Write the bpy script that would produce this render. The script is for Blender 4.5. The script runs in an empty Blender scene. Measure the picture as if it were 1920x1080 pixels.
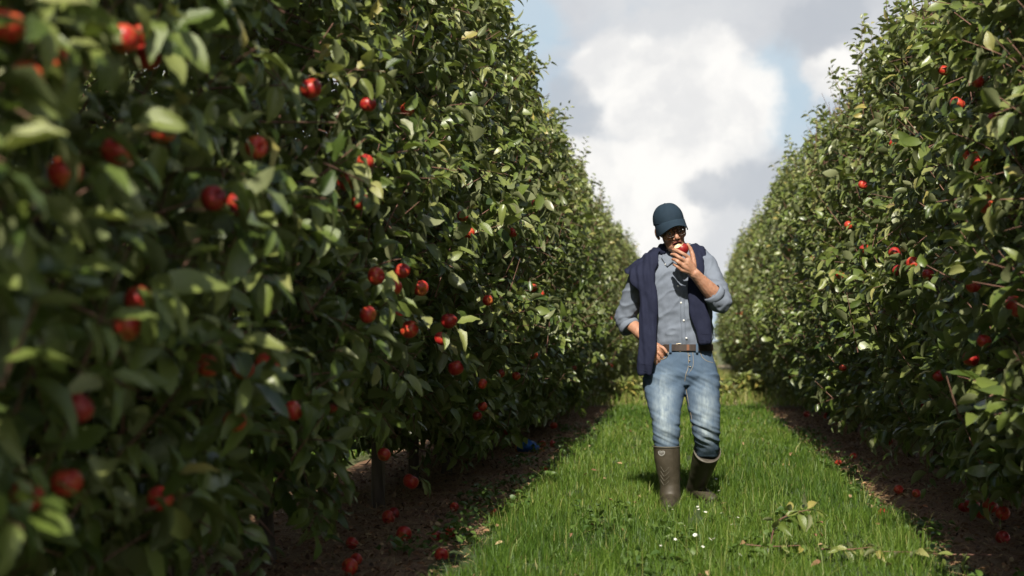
import bpy, bmesh, math, random
import numpy as np
from mathutils import Vector, Matrix, noise as mnoise

random.seed(7)
rng = np.random.default_rng(11)
scene = bpy.context.scene
COL = scene.collection

# ------------------------------------------------------------------ camera
F_PX = 50.0 / 36.0 * 1920.0          # focal length in photograph pixels
VX, VY = 1282.0, 640.0               # where the rows run together
CAM_H = 1.0
cam = bpy.data.cameras.new('camera')
cam.lens = 50.0
cam.sensor_width = 36.0
cam.clip_start = 0.05
cam.clip_end = 6000.0
cam_o = bpy.data.objects.new('camera', cam)
COL.objects.link(cam_o)
cam_o.location = (0, 0, CAM_H)
YAW = math.atan((VX - 960.0) / F_PX)
PITCH = math.atan((VY - 540.0) / F_PX)
cam_o.rotation_euler = (math.pi / 2 + PITCH, 0, YAW)
cam.dof.use_dof = True
cam.dof.focus_distance = 8.45
cam.dof.aperture_fstop = 2.5
scene.camera = cam_o

def at(px, py, d):
    """world point seen at photograph pixel (px, py) at distance d along the rows"""
    dx, dy = (px - 960.0) / F_PX, (540.0 - py) / F_PX
    v = cam_o.rotation_euler.to_matrix() @ Vector((dx, dy, -1.0))
    k = d / v.y
    return Vector((v.x * k, d, CAM_H + v.z * k))

def on_ground(px, py, z=0.0):
    v = at(px, py, 1.0) - Vector((0, 0, CAM_H))
    k = (z - CAM_H) / v.z
    return Vector((v.x * k, v.y * k, z))

def on_plane_x(px, py, x):
    v = at(px, py, 1.0) - Vector((0, 0, CAM_H))
    k = x / v.x
    return Vector((x, v.y * k, CAM_H + v.z * k))

# ------------------------------------------------------------------ sky, sun, exposure
TO_SUN = Vector((-0.012, -0.75, 0.66)).normalized()
SUN_EL = math.asin(TO_SUN.z)
world = bpy.data.worlds.new('World')
scene.world = world
world.use_nodes = True
wn, wl = world.node_tree.nodes, world.node_tree.links
wn.clear()
w_out = wn.new('ShaderNodeOutputWorld')
w_bg = wn.new('ShaderNodeBackground')
w_bg.inputs['Strength'].default_value = 0.0745
wl.new(w_bg.outputs[0], w_out.inputs[0])
w_sky = wn.new('ShaderNodeTexSky')
w_sky.sky_type = 'NISHITA'
w_sky.sun_disc = False
w_sky.sun_elevation = SUN_EL
w_sky.sun_rotation = math.atan2(TO_SUN.x, TO_SUN.y)
w_sky.air_density = 1.0
w_sky.dust_density = 1.6

def wmath(op, a, b=None, clamp=False):
    n = wn.new('ShaderNodeMath'); n.operation = op; n.use_clamp = clamp
    for i, v in enumerate((a, b)):
        if v is None: continue
        if isinstance(v, (int, float)): n.inputs[i].default_value = v
        else: wl.new(v, n.inputs[i])
    return n.outputs[0]

def wrange(v, a, b, c=0.0, d=1.0, smooth=True):
    n = wn.new('ShaderNodeMapRange')
    n.interpolation_type = 'SMOOTHSTEP' if smooth else 'LINEAR'
    wl.new(v, n.inputs['Value'])
    for k, x in zip(('From Min', 'From Max', 'To Min', 'To Max'), (a, b, c, d)):
        n.inputs[k].default_value = x
    return n.outputs['Result']

def wnoise(vec, scale, detail, rough=0.55, off=(0, 0, 0), sq=1.0):
    m = wn.new('ShaderNodeMapping')
    m.inputs['Location'].default_value = off
    m.inputs['Scale'].default_value = (1, 1, sq)
    wl.new(vec, m.inputs['Vector'])
    n = wn.new('ShaderNodeTexNoise')
    n.inputs['Scale'].default_value = scale
    n.inputs['Detail'].default_value = detail
    n.inputs['Roughness'].default_value = rough
    wl.new(m.outputs[0], n.inputs['Vector'])
    return n

def wmix(fac, a, b):
    n = wn.new('ShaderNodeMix'); n.data_type = 'RGBA'
    wl.new(fac, n.inputs['Factor'])
    for k, v in ((6, a), (7, b)):
        if isinstance(v, tuple): n.inputs[k].default_value = v + (1,)
        else: wl.new(v, n.inputs[k])
    return n.outputs[2]

w_tc = wn.new('ShaderNodeTexCoord')
w_dir = w_tc.outputs['Generated']
# turbulent warp of the viewing direction gives the cumulus its billows
w_warp = wnoise(w_dir, 11.0, 9.0, 0.6)
w_sub = wn.new('ShaderNodeVectorMath'); w_sub.operation = 'SUBTRACT'
wl.new(w_warp.outputs['Color'], w_sub.inputs[0]); w_sub.inputs[1].default_value = (0.5, 0.5, 0.5)
w_scl = wn.new('ShaderNodeVectorMath'); w_scl.operation = 'SCALE'
wl.new(w_sub.outputs[0], w_scl.inputs[0]); w_scl.inputs['Scale'].default_value = 0.085
w_add = wn.new('ShaderNodeVectorMath'); w_add.operation = 'ADD'
wl.new(w_dir, w_add.inputs[0]); wl.new(w_scl.outputs[0], w_add.inputs[1])

def lobes(spec, soft0=-0.15, soft1=0.45):
    acc = None
    for px, py, r in spec:
        c = (at(px, py, 1.0) - Vector((0, 0, CAM_H))).normalized()
        n = wn.new('ShaderNodeVectorMath'); n.operation = 'DISTANCE'
        wl.new(w_add.outputs[0], n.inputs[0]); n.inputs[1].default_value = c
        m = wmath('SUBTRACT', 1.0, wmath('DIVIDE', n.outputs['Value'], r / F_PX))
        acc = m if acc is None else wmath('MAXIMUM', acc, m)
    return wrange(acc, soft0, soft1)

# whole sky: a broken veil of grey-white cloud over blue
w_veil_n = wnoise(w_add.outputs[0], 4.2, 6.0, 0.55, (3.1, 0.7, 0.2), 2.2)
w_sep = wn.new('ShaderNodeSeparateXYZ'); wl.new(w_dir, w_sep.inputs[0])
w_low = wrange(w_sep.outputs[2], 0.20, 0.65, 1.0, 0.0)        # cloud banks crowd towards the horizon, clearer overhead
w_veil = wrange(wmath('ADD', w_veil_n.outputs['Fac'], wmath('MULTIPLY', w_low, 0.22)), 0.50, 0.72)
w_grey_n = wnoise(w_add.outputs[0], 6.0, 5.0, 0.55, (8.2, 1.3, 4.4), 1.6)
w_grey = wrange(w_grey_n.outputs['Fac'], 0.42, 0.66)
blue = wmix(wmath('MULTIPLY', w_low, 0.6), w_sky.outputs[0], (4.5, 5.7, 6.7))
col_ = wmix(w_veil, blue, (6.6, 6.75, 6.95))
col_ = wmix(wmath('MULTIPLY', w_grey, w_veil), col_, (5.5, 5.7, 6.1))
# blue breaks that the photograph shows
gap = lobes([(985, 45, 95), (1465, 190, 100), (1445, 120, 75), (1350, 610, 80)], 0.0, 0.6)
col_ = wmix(wmath('MULTIPLY', gap, 0.75), col_, (4.9, 6.2, 7.2))
# the towering cumulus with its shaded folds
cum = lobes([(1265, 215, 150), (1140, 120, 95), (1215, 130, 100), (1355, 200, 125), (1195, 345, 105),
             (1290, 300, 115), (1150, 400, 105), (1235, 420, 105), (1110, 330, 70), (1320, 125, 85), (1480, 420, 70), (1560, 135, 60)], -0.04, 0.42)
w_bil = wrange(wnoise(w_add.outputs[0], 22.0, 5.0, 0.5, (1.7, 5.2, 2.1)).outputs['Fac'], 0.36, 0.66)
white = wmix(w_bil, (9.3, 9.15, 8.85), (7.6, 7.6, 7.6))
col_ = wmix(cum, col_, white)
shade = lobes([(1105, 235, 68), (1075, 185, 60), (1405, 345, 85), (1330, 350, 60), (1455, 310, 60),
               (1500, 40, 80), (1560, 10, 80)], 0.0, 0.5)
col_ = wmix(wmath('MULTIPLY', shade, 0.68), col_, (4.6, 4.95, 5.45))
wl.new(col_, w_bg.inputs['Color'])

sun = bpy.data.lights.new('sun', 'SUN')
sun.energy = 5.0
sun.angle = math.radians(0.53)
sun.color = (1.0, 0.94, 0.82)
sun_o = bpy.data.objects.new('sun', sun)
COL.objects.link(sun_o)
sun_o.rotation_euler = (-TO_SUN).to_track_quat('-Z', 'Y').to_euler()
sun_o.location = (-5, -10, 12)

scene.view_settings.view_transform = 'Standard'
scene.view_settings.look = 'None'
scene.view_settings.exposure = 0.55
scene.view_settings.gamma = 1.0
scene.view_settings.use_curve_mapping = False
scene.cycles.max_bounces = 5
scene.cycles.diffuse_bounces = 3
scene.cycles.glossy_bounces = 2
scene.cycles.transmission_bounces = 2
scene.cycles.transparent_max_bounces = 6
scene.cycles.use_denoising = True
scene.cycles.use_adaptive_sampling = True
scene.cycles.adaptive_threshold = 0.025

# ------------------------------------------------------------------ object helpers
def link(name, data, parent=None, loc=None, rot=None, scale=None):
    o = bpy.data.objects.new(name, data)
    COL.objects.link(o)
    if parent is not None: o.parent = parent
    if loc is not None: o.location = loc
    if rot is not None: o.rotation_euler = rot
    if scale is not None: o.scale = scale
    return o

def tag(o, label=None, cat=None, group=None, kind=None):
    for k, v in (('label', label), ('category', cat), ('group', group), ('kind', kind)):
        if v: o[k] = v
    return o

def mesh_np(name, V, faces, mat=None, smooth=True, attrs=None):
    """V (n,3); faces: list of (m,k) int arrays or list of tuples"""
    me = bpy.data.meshes.new(name)
    if isinstance(faces, list) and faces and isinstance(faces[0], np.ndarray):
        loops = np.concatenate([f.ravel() for f in faces]).astype(np.int32)
        tot = np.concatenate([np.full(len(f), f.shape[1], np.int32) for f in faces])
        start = np.concatenate([[0], np.cumsum(tot)[:-1]]).astype(np.int32)
        me.vertices.add(len(V)); me.vertices.foreach_set('co', np.asarray(V, np.float32).ravel())
        me.loops.add(len(loops)); me.loops.foreach_set('vertex_index', loops)
        me.polygons.add(len(tot)); me.polygons.foreach_set('loop_start', start)
        me.update(calc_edges=True)
    else:
        me.from_pydata([tuple(v) for v in V], [], [tuple(f) for f in faces])
        me.update()
    if attrs:
        for k, a in attrs.items():
            at_ = me.attributes.new(k, 'FLOAT', 'POINT')
            at_.data.foreach_set('value', np.asarray(a, np.float32))
    if smooth:
        me.polygons.foreach_set('use_smooth', np.ones(len(me.polygons), bool))
    if mat: me.materials.append(mat)
    me.validate()
    return me

# ------------------------------------------------------------------ material helpers
class Mat:
    def __init__(self, name):
        self.m = bpy.data.materials.new(name); self.m.use_nodes = True
        self.t = self.m.node_tree; self.n = self.t.nodes; self.l = self.t.links
        self.n.clear()
        self.out = self.n.new('ShaderNodeOutputMaterial')
        self.b = self.n.new('ShaderNodeBsdfPrincipled')
        self.l.new(self.b.outputs[0], self.out.inputs[0])
        self.tc = self.n.new('ShaderNodeTexCoord')
    def set(self, **k):
        for a, v in k.items():
            i = self.b.inputs[a.replace('_', ' ')]
            if hasattr(v, 'is_output'): self.l.new(v, i)
            else: i.default_value = v + (1,) if isinstance(v, tuple) and len(v) == 3 and i.type == 'RGBA' else v
        return self
    def noise(self, scale, detail=4, rough=0.5, sc=(1, 1, 1), co='Object', dist=0.0):
        mp = self.n.new('ShaderNodeMapping'); mp.inputs['Scale'].default_value = sc
        self.l.new(self.tc.outputs[co], mp.inputs[0])
        t = self.n.new('ShaderNodeTexNoise')
        t.inputs['Scale'].default_value = scale; t.inputs['Detail'].default_value = detail
        t.inputs['Roughness'].default_value = rough; t.inputs['Distortion'].default_value = dist
        self.l.new(mp.outputs[0], t.inputs['Vector'])
        return t.outputs['Fac']
    def attr(self, name):
        t = self.n.new('ShaderNodeAttribute'); t.attribute_name = name
        return t.outputs['Fac']
    def ramp(self, fac, stops):
        r = self.n.new('ShaderNodeValToRGB')
        e = r.color_ramp.elements
        while len(e) < len(stops): e.new(0.5)
        for el, (p, c) in zip(e, stops):
            el.position = p; el.color = c + (1,) if len(c) == 3 else c
        self.l.new(fac, r.inputs[0])
        return r.outputs[0]
    def mix(self, fac, a, b, mode='MIX'):
        n = self.n.new('ShaderNodeMix'); n.data_type = 'RGBA'; n.blend_type = mode
        for k, v in ((0, fac), (6, a), (7, b)):
            if hasattr(v, 'is_output'): self.l.new(v, n.inputs[k])
            else: n.inputs[k].default_value = v + (1,) if isinstance(v, tuple) else v
        return n.outputs[2]
    def math(self, op, a, b=0.0, clamp=False):
        n = self.n.new('ShaderNodeMath'); n.operation = op; n.use_clamp = clamp
        for i, v in enumerate((a, b)):
            if hasattr(v, 'is_output'): self.l.new(v, n.inputs[i])
            else: n.inputs[i].default_value = v
        return n.outputs[0]
    def rng(self, v, a, b, c=0.0, d=1.0):
        n = self.n.new('ShaderNodeMapRange'); self.l.new(v, n.inputs[0])
        for i, x in enumerate((a, b, c, d)): n.inputs[i + 1].default_value = x
        return n.outputs[0]
    def bump(self, h, strength=0.3, dist=0.01):
        n = self.n.new('ShaderNodeBump')
        n.inputs['Strength'].default_value = strength; n.inputs['Distance'].default_value = dist
        self.l.new(h, n.inputs['Height']); self.l.new(n.outputs[0], self.b.inputs['Normal'])
        return self
    def translucent(self, col, fac):
        t = self.n.new('ShaderNodeBsdfTranslucent')
        if hasattr(col, 'is_output'): self.l.new(col, t.inputs[0])
        else: t.inputs[0].default_value = col + (1,)
        mx = self.n.new('ShaderNodeMixShader'); mx.inputs[0].default_value = fac
        self.l.new(self.b.outputs[0], mx.inputs[1]); self.l.new(t.outputs[0], mx.inputs[2])
        self.l.new(mx.outputs[0], self.out.inputs[0])
        return self
    def obj_rand(self):
        n = self.n.new('ShaderNodeObjectInfo'); return n.outputs['Random']

def leaf_material(name, rnd_src):
    M = Mat(name)
    r = M.attr('rnd') if rnd_src == 'attr' else M.obj_rand()
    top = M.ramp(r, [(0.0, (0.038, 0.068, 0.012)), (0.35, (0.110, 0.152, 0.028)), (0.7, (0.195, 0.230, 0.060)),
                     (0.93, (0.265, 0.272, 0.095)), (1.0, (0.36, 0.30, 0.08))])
    under = M.ramp(r, [(0.0, (0.15, 0.18, 0.080)), (1.0, (0.25, 0.265, 0.135))])
    g = M.n.new('ShaderNodeNewGeometry')
    c = M.mix(g.outputs['Backfacing'], top, under)
    blot = M.noise(26.0, 3)
    c = M.mix(M.rng(blot, 0.5, 0.8, 0, 0.35), c, (0.13, 0.15, 0.05))
    M.set(Base_Color=c, Roughness=M.rng(blot, 0.3, 0.7, 0.30, 0.44))
    M.b.inputs['Specular IOR Level'].default_value = 0.65
    M.bump(M.noise(160.0, 2), 0.25, 0.003)
    M.translucent(M.mix(r, (0.12, 0.18, 0.02), (0.24, 0.27, 0.05)), 0.24)
    return M.m

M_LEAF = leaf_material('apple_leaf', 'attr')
M_LEAF1 = leaf_material('apple_leaf_single', 'obj')

def bark(name, c0, c1):
    M = Mat(name)
    n = M.noise(14, 6, 0.6, (1, 1, 0.22))
    M.set(Base_Color=M.ramp(n, [(0.3, c0), (0.7, c1)]), Roughness=0.85).bump(n, 0.8, 0.02)
    return M.m
M_BARK = bark('apple_bark', (0.035, 0.025, 0.02), (0.13, 0.10, 0.075))
M_TWIG = bark('young_twig', (0.09, 0.042, 0.028), (0.22, 0.115, 0.08))
M_POST = bark('weathered_post', (0.10, 0.075, 0.055), (0.27, 0.22, 0.17))
# ------------------------------------------------------------------ ground
def sheet(name, x0, x1, y0, y1, z, mat, step=None, amp=0.0, wob=0.0, label=None):
    nx = max(1, int((x1 - x0) / step)) if step else 1
    ny = max(1, int((y1 - y0) / step)) if step else 1
    X, Y = np.meshgrid(np.linspace(x0, x1, nx + 1), np.linspace(y0, y1, ny + 1))
    Z = np.full_like(X, z)
    if amp:
        for j in range(ny + 1):
            for i in range(nx + 1):
                p = Vector((X[j, i] * 2.2, Y[j, i] * 1.6, 0))
                Z[j, i] += amp * (mnoise.noise(p) + 0.5 * mnoise.noise(p * 3.1)) * (0 if i in (0, nx) else 1)
    if wob:
        for j in range(ny + 1):
            X[j, 0] += wob * mnoise.noise(Vector((Y[j, 0] * 1.7, 3.3, 0)))
            X[j, nx] += wob * mnoise.noise(Vector((Y[j, 0] * 1.7, 9.3, 0)))
    V = np.stack([X.ravel(), Y.ravel(), Z.ravel()], 1)
    idx = np.arange((nx + 1) * (ny + 1)).reshape(ny + 1, nx + 1)
    Fq = np.stack([idx[:-1, :-1].ravel(), idx[:-1, 1:].ravel(), idx[1:, 1:].ravel(), idx[1:, :-1].ravel()], 1)
    o = link(name, mesh_np(name, V, [Fq], mat))
    tag(o, kind='structure')
    return o

Mg = Mat('meadow_ground')
n1 = Mg.noise(0.9, 6, 0.6); n2 = Mg.noise(22.0, 4)
gc = Mg.ramp(n1, [(0.3, (0.045, 0.075, 0.015)), (0.7, (0.10, 0.12, 0.035))])
Mg.set(Base_Color=Mg.mix(Mg.rng(n2, 0.4, 0.7), gc, (0.10, 0.085, 0.04)), Roughness=0.95).bump(n2, 0.7, 0.05)
Ms = Mat('orchard_soil')
n1 = Ms.noise(3.5, 6, 0.65); n2 = Ms.noise(38.0, 6, 0.7)
sc_ = Ms.ramp(n2, [(0.25, (0.095, 0.048, 0.024)), (0.5, (0.23, 0.122, 0.065)), (0.75, (0.36, 0.22, 0.12))])
Ms.set(Base_Color=Ms.mix(Ms.rng(n1, 0.45, 0.75), sc_, (0.25, 0.19, 0.10)), Roughness=0.95).bump(n2, 1.0, 0.03)
Mgr = Mat('turf_base')
n1 = Mgr.noise(30.0, 5, 0.6)
Mgr.set(Base_Color=Mgr.ramp(n1, [(0.3, (0.02, 0.035, 0.008)), (0.75, (0.06, 0.09, 0.02))]), Roughness=0.95).bump(n1, 0.8, 0.03)
Mh = Mat('dry_headland')
n1 = Mh.noise(2.2, 6, 0.6)
Mh.set(Base_Color=Mh.ramp(n1, [(0.3, (0.10, 0.085, 0.04)), (0.7, (0.22, 0.17, 0.095))]), Roughness=0.95).bump(n1, 0.8, 0.05)

ROW_L, ROW_R = -1.85, 1.97
GL, GR = -1.03, 1.17                 # edges of the grass alley
sheet('ground', -3000, 3000, -600, 5000, -0.03, Mg.m)
sheet('soil_strip_left', ROW_L - 0.8, GL + 0.12, -4, 40, 0.0, Ms.m, 0.07, 0.016, 0.1)
sheet('soil_strip_right', GR - 0.12, ROW_R + 0.8, 0, 40, 0.0, Ms.m, 0.07, 0.016, 0.1)
sheet('soil_strip_second', -6.3, -4.7, -2, 30, -0.01, Ms.m, 0.4, 0.0, 0.1)
sheet('grass_alley', GL - 0.05, GR + 0.05, -2, 21.5, 0.012, Mgr.m, 0.11, 0.004, 0.1)
sheet('headland', -9, 9, 21.5, 60, 0.016, Mh.m, 1.0, 0.004)

# ------------------------------------------------------------------ leaves
def norm(a):
    return a / np.maximum(np.linalg.norm(a, axis=-1, keepdims=True), 1e-9)

LEAF_T = np.array([0.0, 0.18, 0.48, 0.80, 1.0])
LEAF_W = np.array([0.0, 0.78, 1.0, 0.62, 0.0])

def leaves_mesh(P, A, N, L, W, rnd):
    """one blade per row of P: base P, direction A, face normal N, length L, width W"""
    n = len(P)
    A = norm(A); S = norm(np.cross(N, A)); N = np.cross(A, S)
    curl = rng.uniform(0.05, 0.7, n) * L
    fold = rng.uniform(0.1, 0.95, n)
    twist = rng.normal(0, 0.5, n)
    bend = rng.normal(0, 0.12, n) * L
    vs, cols = [], []
    def pt(t, s):
        tw = twist * t
        Sx = S * np.cos(tw)[:, None] + N * np.sin(tw)[:, None]
        Nx = N * np.cos(tw)[:, None] - S * np.sin(tw)[:, None]
        wv = (np.abs(s) > 0) * rng.normal(0, 0.05, n) * W
        return (P + A * (t * L * (1 - 0.12 * t * curl / L))[:, None] - N * (curl * t * t)[:, None]
                + S * (bend * t * t)[:, None]
                + Sx * (s * W * 0.5)[:, None] + Nx * (abs(s) * W * 0.5 * fold + wv)[:, None])
    rows = [[pt(0.0, 0.0)]]
    for t, w in zip(LEAF_T[1:-1], LEAF_W[1:-1]):
        rows.append([pt(t, -w), pt(t, 0.0), pt(t, w)])
    rows.append([pt(1.0, 0.0)])
    V = np.stack([p for r in rows for p in r], 1)          # n, 11, 3
    quad = []
    for k in (1, 4):
        quad += [[k, k + 1, k + 4, k + 3], [k + 1, k + 2, k + 5, k + 4]]
    quad = np.array(quad)[:, ::-1]                        # wound so that the normal is the leaf's upper side
    tri = np.array([[0, 2, 1], [0, 3, 2], [7, 8, 10], [8, 9, 10]])[:, ::-1]
    off = (np.arange(n) * 11)[:, None, None]
    return (V.reshape(-1, 3), (tri[None] + off).reshape(-1, 3), (quad[None] + off).reshape(-1, 4),
            np.repeat(rnd, 11))

def tube_np(p0, p1, r0, r1, k=4, bow=None):
    """straight tapered twigs, vectorised"""
    n = len(p0)
    d = norm(p1 - p0)
    ref = np.where(np.abs(d[:, 2:3]) < 0.9, np.array([[0, 0, 1.0]]), np.array([[1.0, 0, 0]]))
    u = norm(np.cross(d, ref)); v = np.cross(d, u)
    V = []
    for P, r in ((p0, r0), (p1, r1)):
        for i in range(k):
            a = 2 * math.pi * i / k
            V.append(P + (u * math.cos(a) + v * math.sin(a)) * np.asarray(r).reshape(-1, 1))
    V = np.stack(V, 1).reshape(-1, 3)
    q = np.array([[i, (i + 1) % k, k + (i + 1) % k, k + i] for i in range(k)])
    return V, (q[None] + (np.arange(n) * 2 * k)[:, None, None]).reshape(-1, 4)

def smooth_tube(pts, rad, k=8, sub=4):
    """one curved tapered limb through pts; returns verts, quads"""
    pts = [np.array(p, float) for p in pts]
    P, R = [], []
    for i in range(len(pts) - 1):
        a, b = pts[max(i - 1, 0)], pts[i]
        c, d = pts[i + 1], pts[min(i + 2, len(pts) - 1)]
        for s in range(sub):
            t = s / sub
            P.append(0.5 * ((2 * b) + (-a + c) * t + (2 * a - 5 * b + 4 * c - d) * t * t + (-a + 3 * b - 3 * c + d) * t ** 3))
            R.append(rad[i] * (1 - t) + rad[i + 1] * t)
    P.append(pts[-1]); R.append(rad[-1])
    P = np.array(P); T = norm(np.gradient(P, axis=0))
    u = np.cross(T[0], [0.3, 0.9, 0.1]); u /= np.linalg.norm(u)
    V = []
    for i in range(len(P)):
        u = u - T[i] * np.dot(u, T[i]); u /= np.linalg.norm(u)
        v = np.cross(T[i], u)
        for j in range(k):
            a = 2 * math.pi * j / k
            V.append(P[i] + R[i] * (u * math.cos(a) + v * math.sin(a)))
    Q = [[i * k + j, i * k + (j + 1) % k, (i + 1) * k + (j + 1) % k, (i + 1) * k + j]
         for i in range(len(P) - 1) for j in range(k)]
    return np.array(V), np.array(Q)

def join_np(parts):
    V, Fq, o = [], [], 0
    for v, f in parts:
        V.append(v); Fq.append(f + o); o += len(v)
    return np.concatenate(V), np.concatenate(Fq)

def shoots_to_leaves(B, D, LEN, gap, scale, outx):
    """leaves set spirally along straight shoots (base B, direction D, length LEN)"""
    P, A, N, L = [], [], [], []
    for i in range(len(B)):
        m = max(3, int(LEN[i] / gap[i]))
        t = (np.arange(m) + 0.4) / m
        t = 0.12 + 0.88 * t
        ang = np.arange(m) * 2.4 + rng.uniform(0, 6.28)
        d = D[i]
        ref = np.array([0, 0, 1.0]) if abs(d[2]) < 0.9 else np.array([1.0, 0, 0])
        u = np.cross(d, ref); u /= np.linalg.norm(u); v = np.cross(u, d)
        rad = np.cos(ang)[:, None] * u + np.sin(ang)[:, None] * v
        p = B[i] + d * (t * LEN[i])[:, None]
        a = rad * 0.9 + d * (0.35 + 0.5 * t)[:, None] + rng.normal(0, 0.22, (m, 3))
        a[:, 2] -= rng.uniform(0.0, 0.75, m) * (1 - 0.6 * abs(d[2]))
        a = norm(a)
        nn = np.array([0, 0, 0.9]) + np.array([outx[i] * 0.55, 0, 0]) + rng.normal(0, 0.55, (m, 3)) + d * 0.3
        P.append(p + a * 0.018); A.append(a); N.append(nn)
        L.append(scale[i] * rng.uniform(0.7, 1.15, m) * (1.0 - 0.35 * (t > 0.85)))
    return np.concatenate(P), np.concatenate(A), np.concatenate(N), np.concatenate(L)

TREE_STEP = 1.12
HW_Z, HW_X = [0.3, 0.7, 1.2, 1.8, 2.7, 3.4], [0.44, 0.66, 0.77, 0.71, 0.55, 0.36]   # half-width of a crown by height
def crown_variant(k):
    n = 450
    h = 0.42 + 3.0 * rng.random(n) ** 0.93
    sgn = np.where(rng.random(n) < 0.5, -1.0, 1.0)
    yy = rng.uniform(-0.72, 0.72, n)
    hw = np.interp(h, HW_Z, HW_X)
    for i in range(n):
        hw[i] *= 1 + 0.42 * mnoise.noise(Vector((yy[i] * 2.1 + k * 9.1, h[i] * 1.7, sgn[i] * 4)))
    depth = rng.random(n) ** 0.45
    tip = np.stack([sgn * hw * depth, yy, h], 1)
    D = np.stack([sgn * rng.uniform(0.1, 1.0, n), rng.normal(0, 0.55, n), rng.normal(0.35, 0.5, n)], 1)
    # a skirt of drooping shoots near the ground
    sk = rng.choice(n, 60, replace=False)
    tip[sk, 2] = rng.uniform(0.22, 0.62, 60); tip[sk, 0] = sgn[sk] * rng.uniform(0.1, 0.58, 60)
    D[sk, 2] = rng.uniform(-0.9, -0.1, 60)
    D = norm(D)
    LEN = rng.uniform(0.16, 0.42, n)
    # some long wild shoots reach out of the hedge
    wild = rng.choice(n, 46, replace=False)
    LEN[wild] = rng.uniform(0.4, 0.7, 46); tip[wild] += D[wild] * rng.uniform(0.08, 0.24, (46, 1))
    B = tip - D * LEN[:, None]
    gap = rng.uniform(0.022, 0.036, n)
    scale = rng.uniform(0.086, 0.138, n)
    outx = sgn * (depth > 0.5)
    # upright leaders over the top
    m = 24
    hb = rng.uniform(2.7, 3.3, m)
    B2 = np.stack([rng.uniform(-0.36, 0.36, m), rng.uniform(-0.6, 0.6, m), hb], 1)
    D2 = norm(np.stack([rng.normal(0, 0.18, m), rng.normal(0, 0.2, m), np.ones(m)], 1))
    L2 = rng.uniform(0.34, 0.66, m) * rng.choice([0.7, 1.0, 1.45], m)
    s2 = rng.uniform(0.075, 0.11, m)
    g2 = rng.uniform(0.022, 0.032, m)
    # leafy tufts that make each top ragged
    for _ in range(7):
        k2 = 9
        cx, cy, top = rng.uniform(-0.26, 0.26), rng.uniform(-0.55, 0.55), rng.uniform(3.15, 3.85)
        hz = rng.uniform(2.9, top, k2)
        B2 = np.concatenate([B2, np.stack([cx + rng.normal(0, 0.05, k2), cy + rng.normal(0, 0.05, k2), hz - 0.1], 1)])
        D2 = np.concatenate([D2, norm(np.stack([rng.normal(0, 0.5, k2), rng.normal(0, 0.5, k2), np.ones(k2)], 1))])
        L2 = np.concatenate([L2, rng.uniform(0.12, 0.26, k2)]); s2 = np.concatenate([s2, rng.uniform(0.075, 0.11, k2)])
        g2 = np.concatenate([g2, rng.uniform(0.02, 0.03, k2)]); m += k2
    B = np.concatenate([B, B2]); D = np.concatenate([D, D2]); LEN = np.concatenate([LEN, L2])
    gap = np.concatenate([gap, g2]); scale = np.concatenate([scale, s2]); outx = np.concatenate([outx, np.zeros(m)])
    P, A, N, L = shoots_to_leaves(B, D, LEN, gap, scale, outx)
    W = L * rng.uniform(0.42, 0.60, len(L))
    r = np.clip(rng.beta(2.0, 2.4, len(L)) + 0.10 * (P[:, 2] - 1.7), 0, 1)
    V, T, Q, R = leaves_mesh(P, A, N, L, W, r)
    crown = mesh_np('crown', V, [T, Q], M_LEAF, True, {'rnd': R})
    # wood: limbs from the leader and thin shoots
    parts = []
    for i in range(22):
        z0 = rng.uniform(0.5, 2.9); a = rng.uniform(0, 6.28)
        ln = np.interp(z0, [0.5, 2.9], [0.62, 0.3])
        e = np.array([math.cos(a) * ln, math.sin(a) * ln * 0.95, z0 + rng.uniform(0.0, 0.3)])
        mid = np.array([e[0] * 0.5, e[1] * 0.5, z0 + rng.uniform(0.02, 0.2)])
        parts.append(smooth_tube([(0, 0, z0), mid, e], [0.014, 0.010, 0.005], 5, 3))
    limbs = mesh_np('limbs', *[x if i == 0 else [x] for i, x in enumerate(join_np(parts))], M_BARK)
    Vt, Qt = tube_np(B, B + D * LEN[:, None], np.full(len(B), 0.0040), np.full(len(B), 0.0018))
    twigs = mesh_np('twigs', Vt, [Qt], M_TWIG)
    v, q = smooth_tube([(0, 0, -0.05), (rng.normal(0, .02), rng.normal(0, .02), 0.35), (rng.normal(0, .03), rng.normal(0, .03), 1.2),
                        (rng.normal(0, .03), rng.normal(0, .03), 2.1), (0, 0, 3.15)], [0.043, 0.032, 0.028, 0.022, 0.008], 9, 5)
    trunk = mesh_np('trunk', v, [q], M_BARK)
    return crown, limbs, twigs, trunk

VARIANTS = [crown_variant(k) for k in range(9)]

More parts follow.
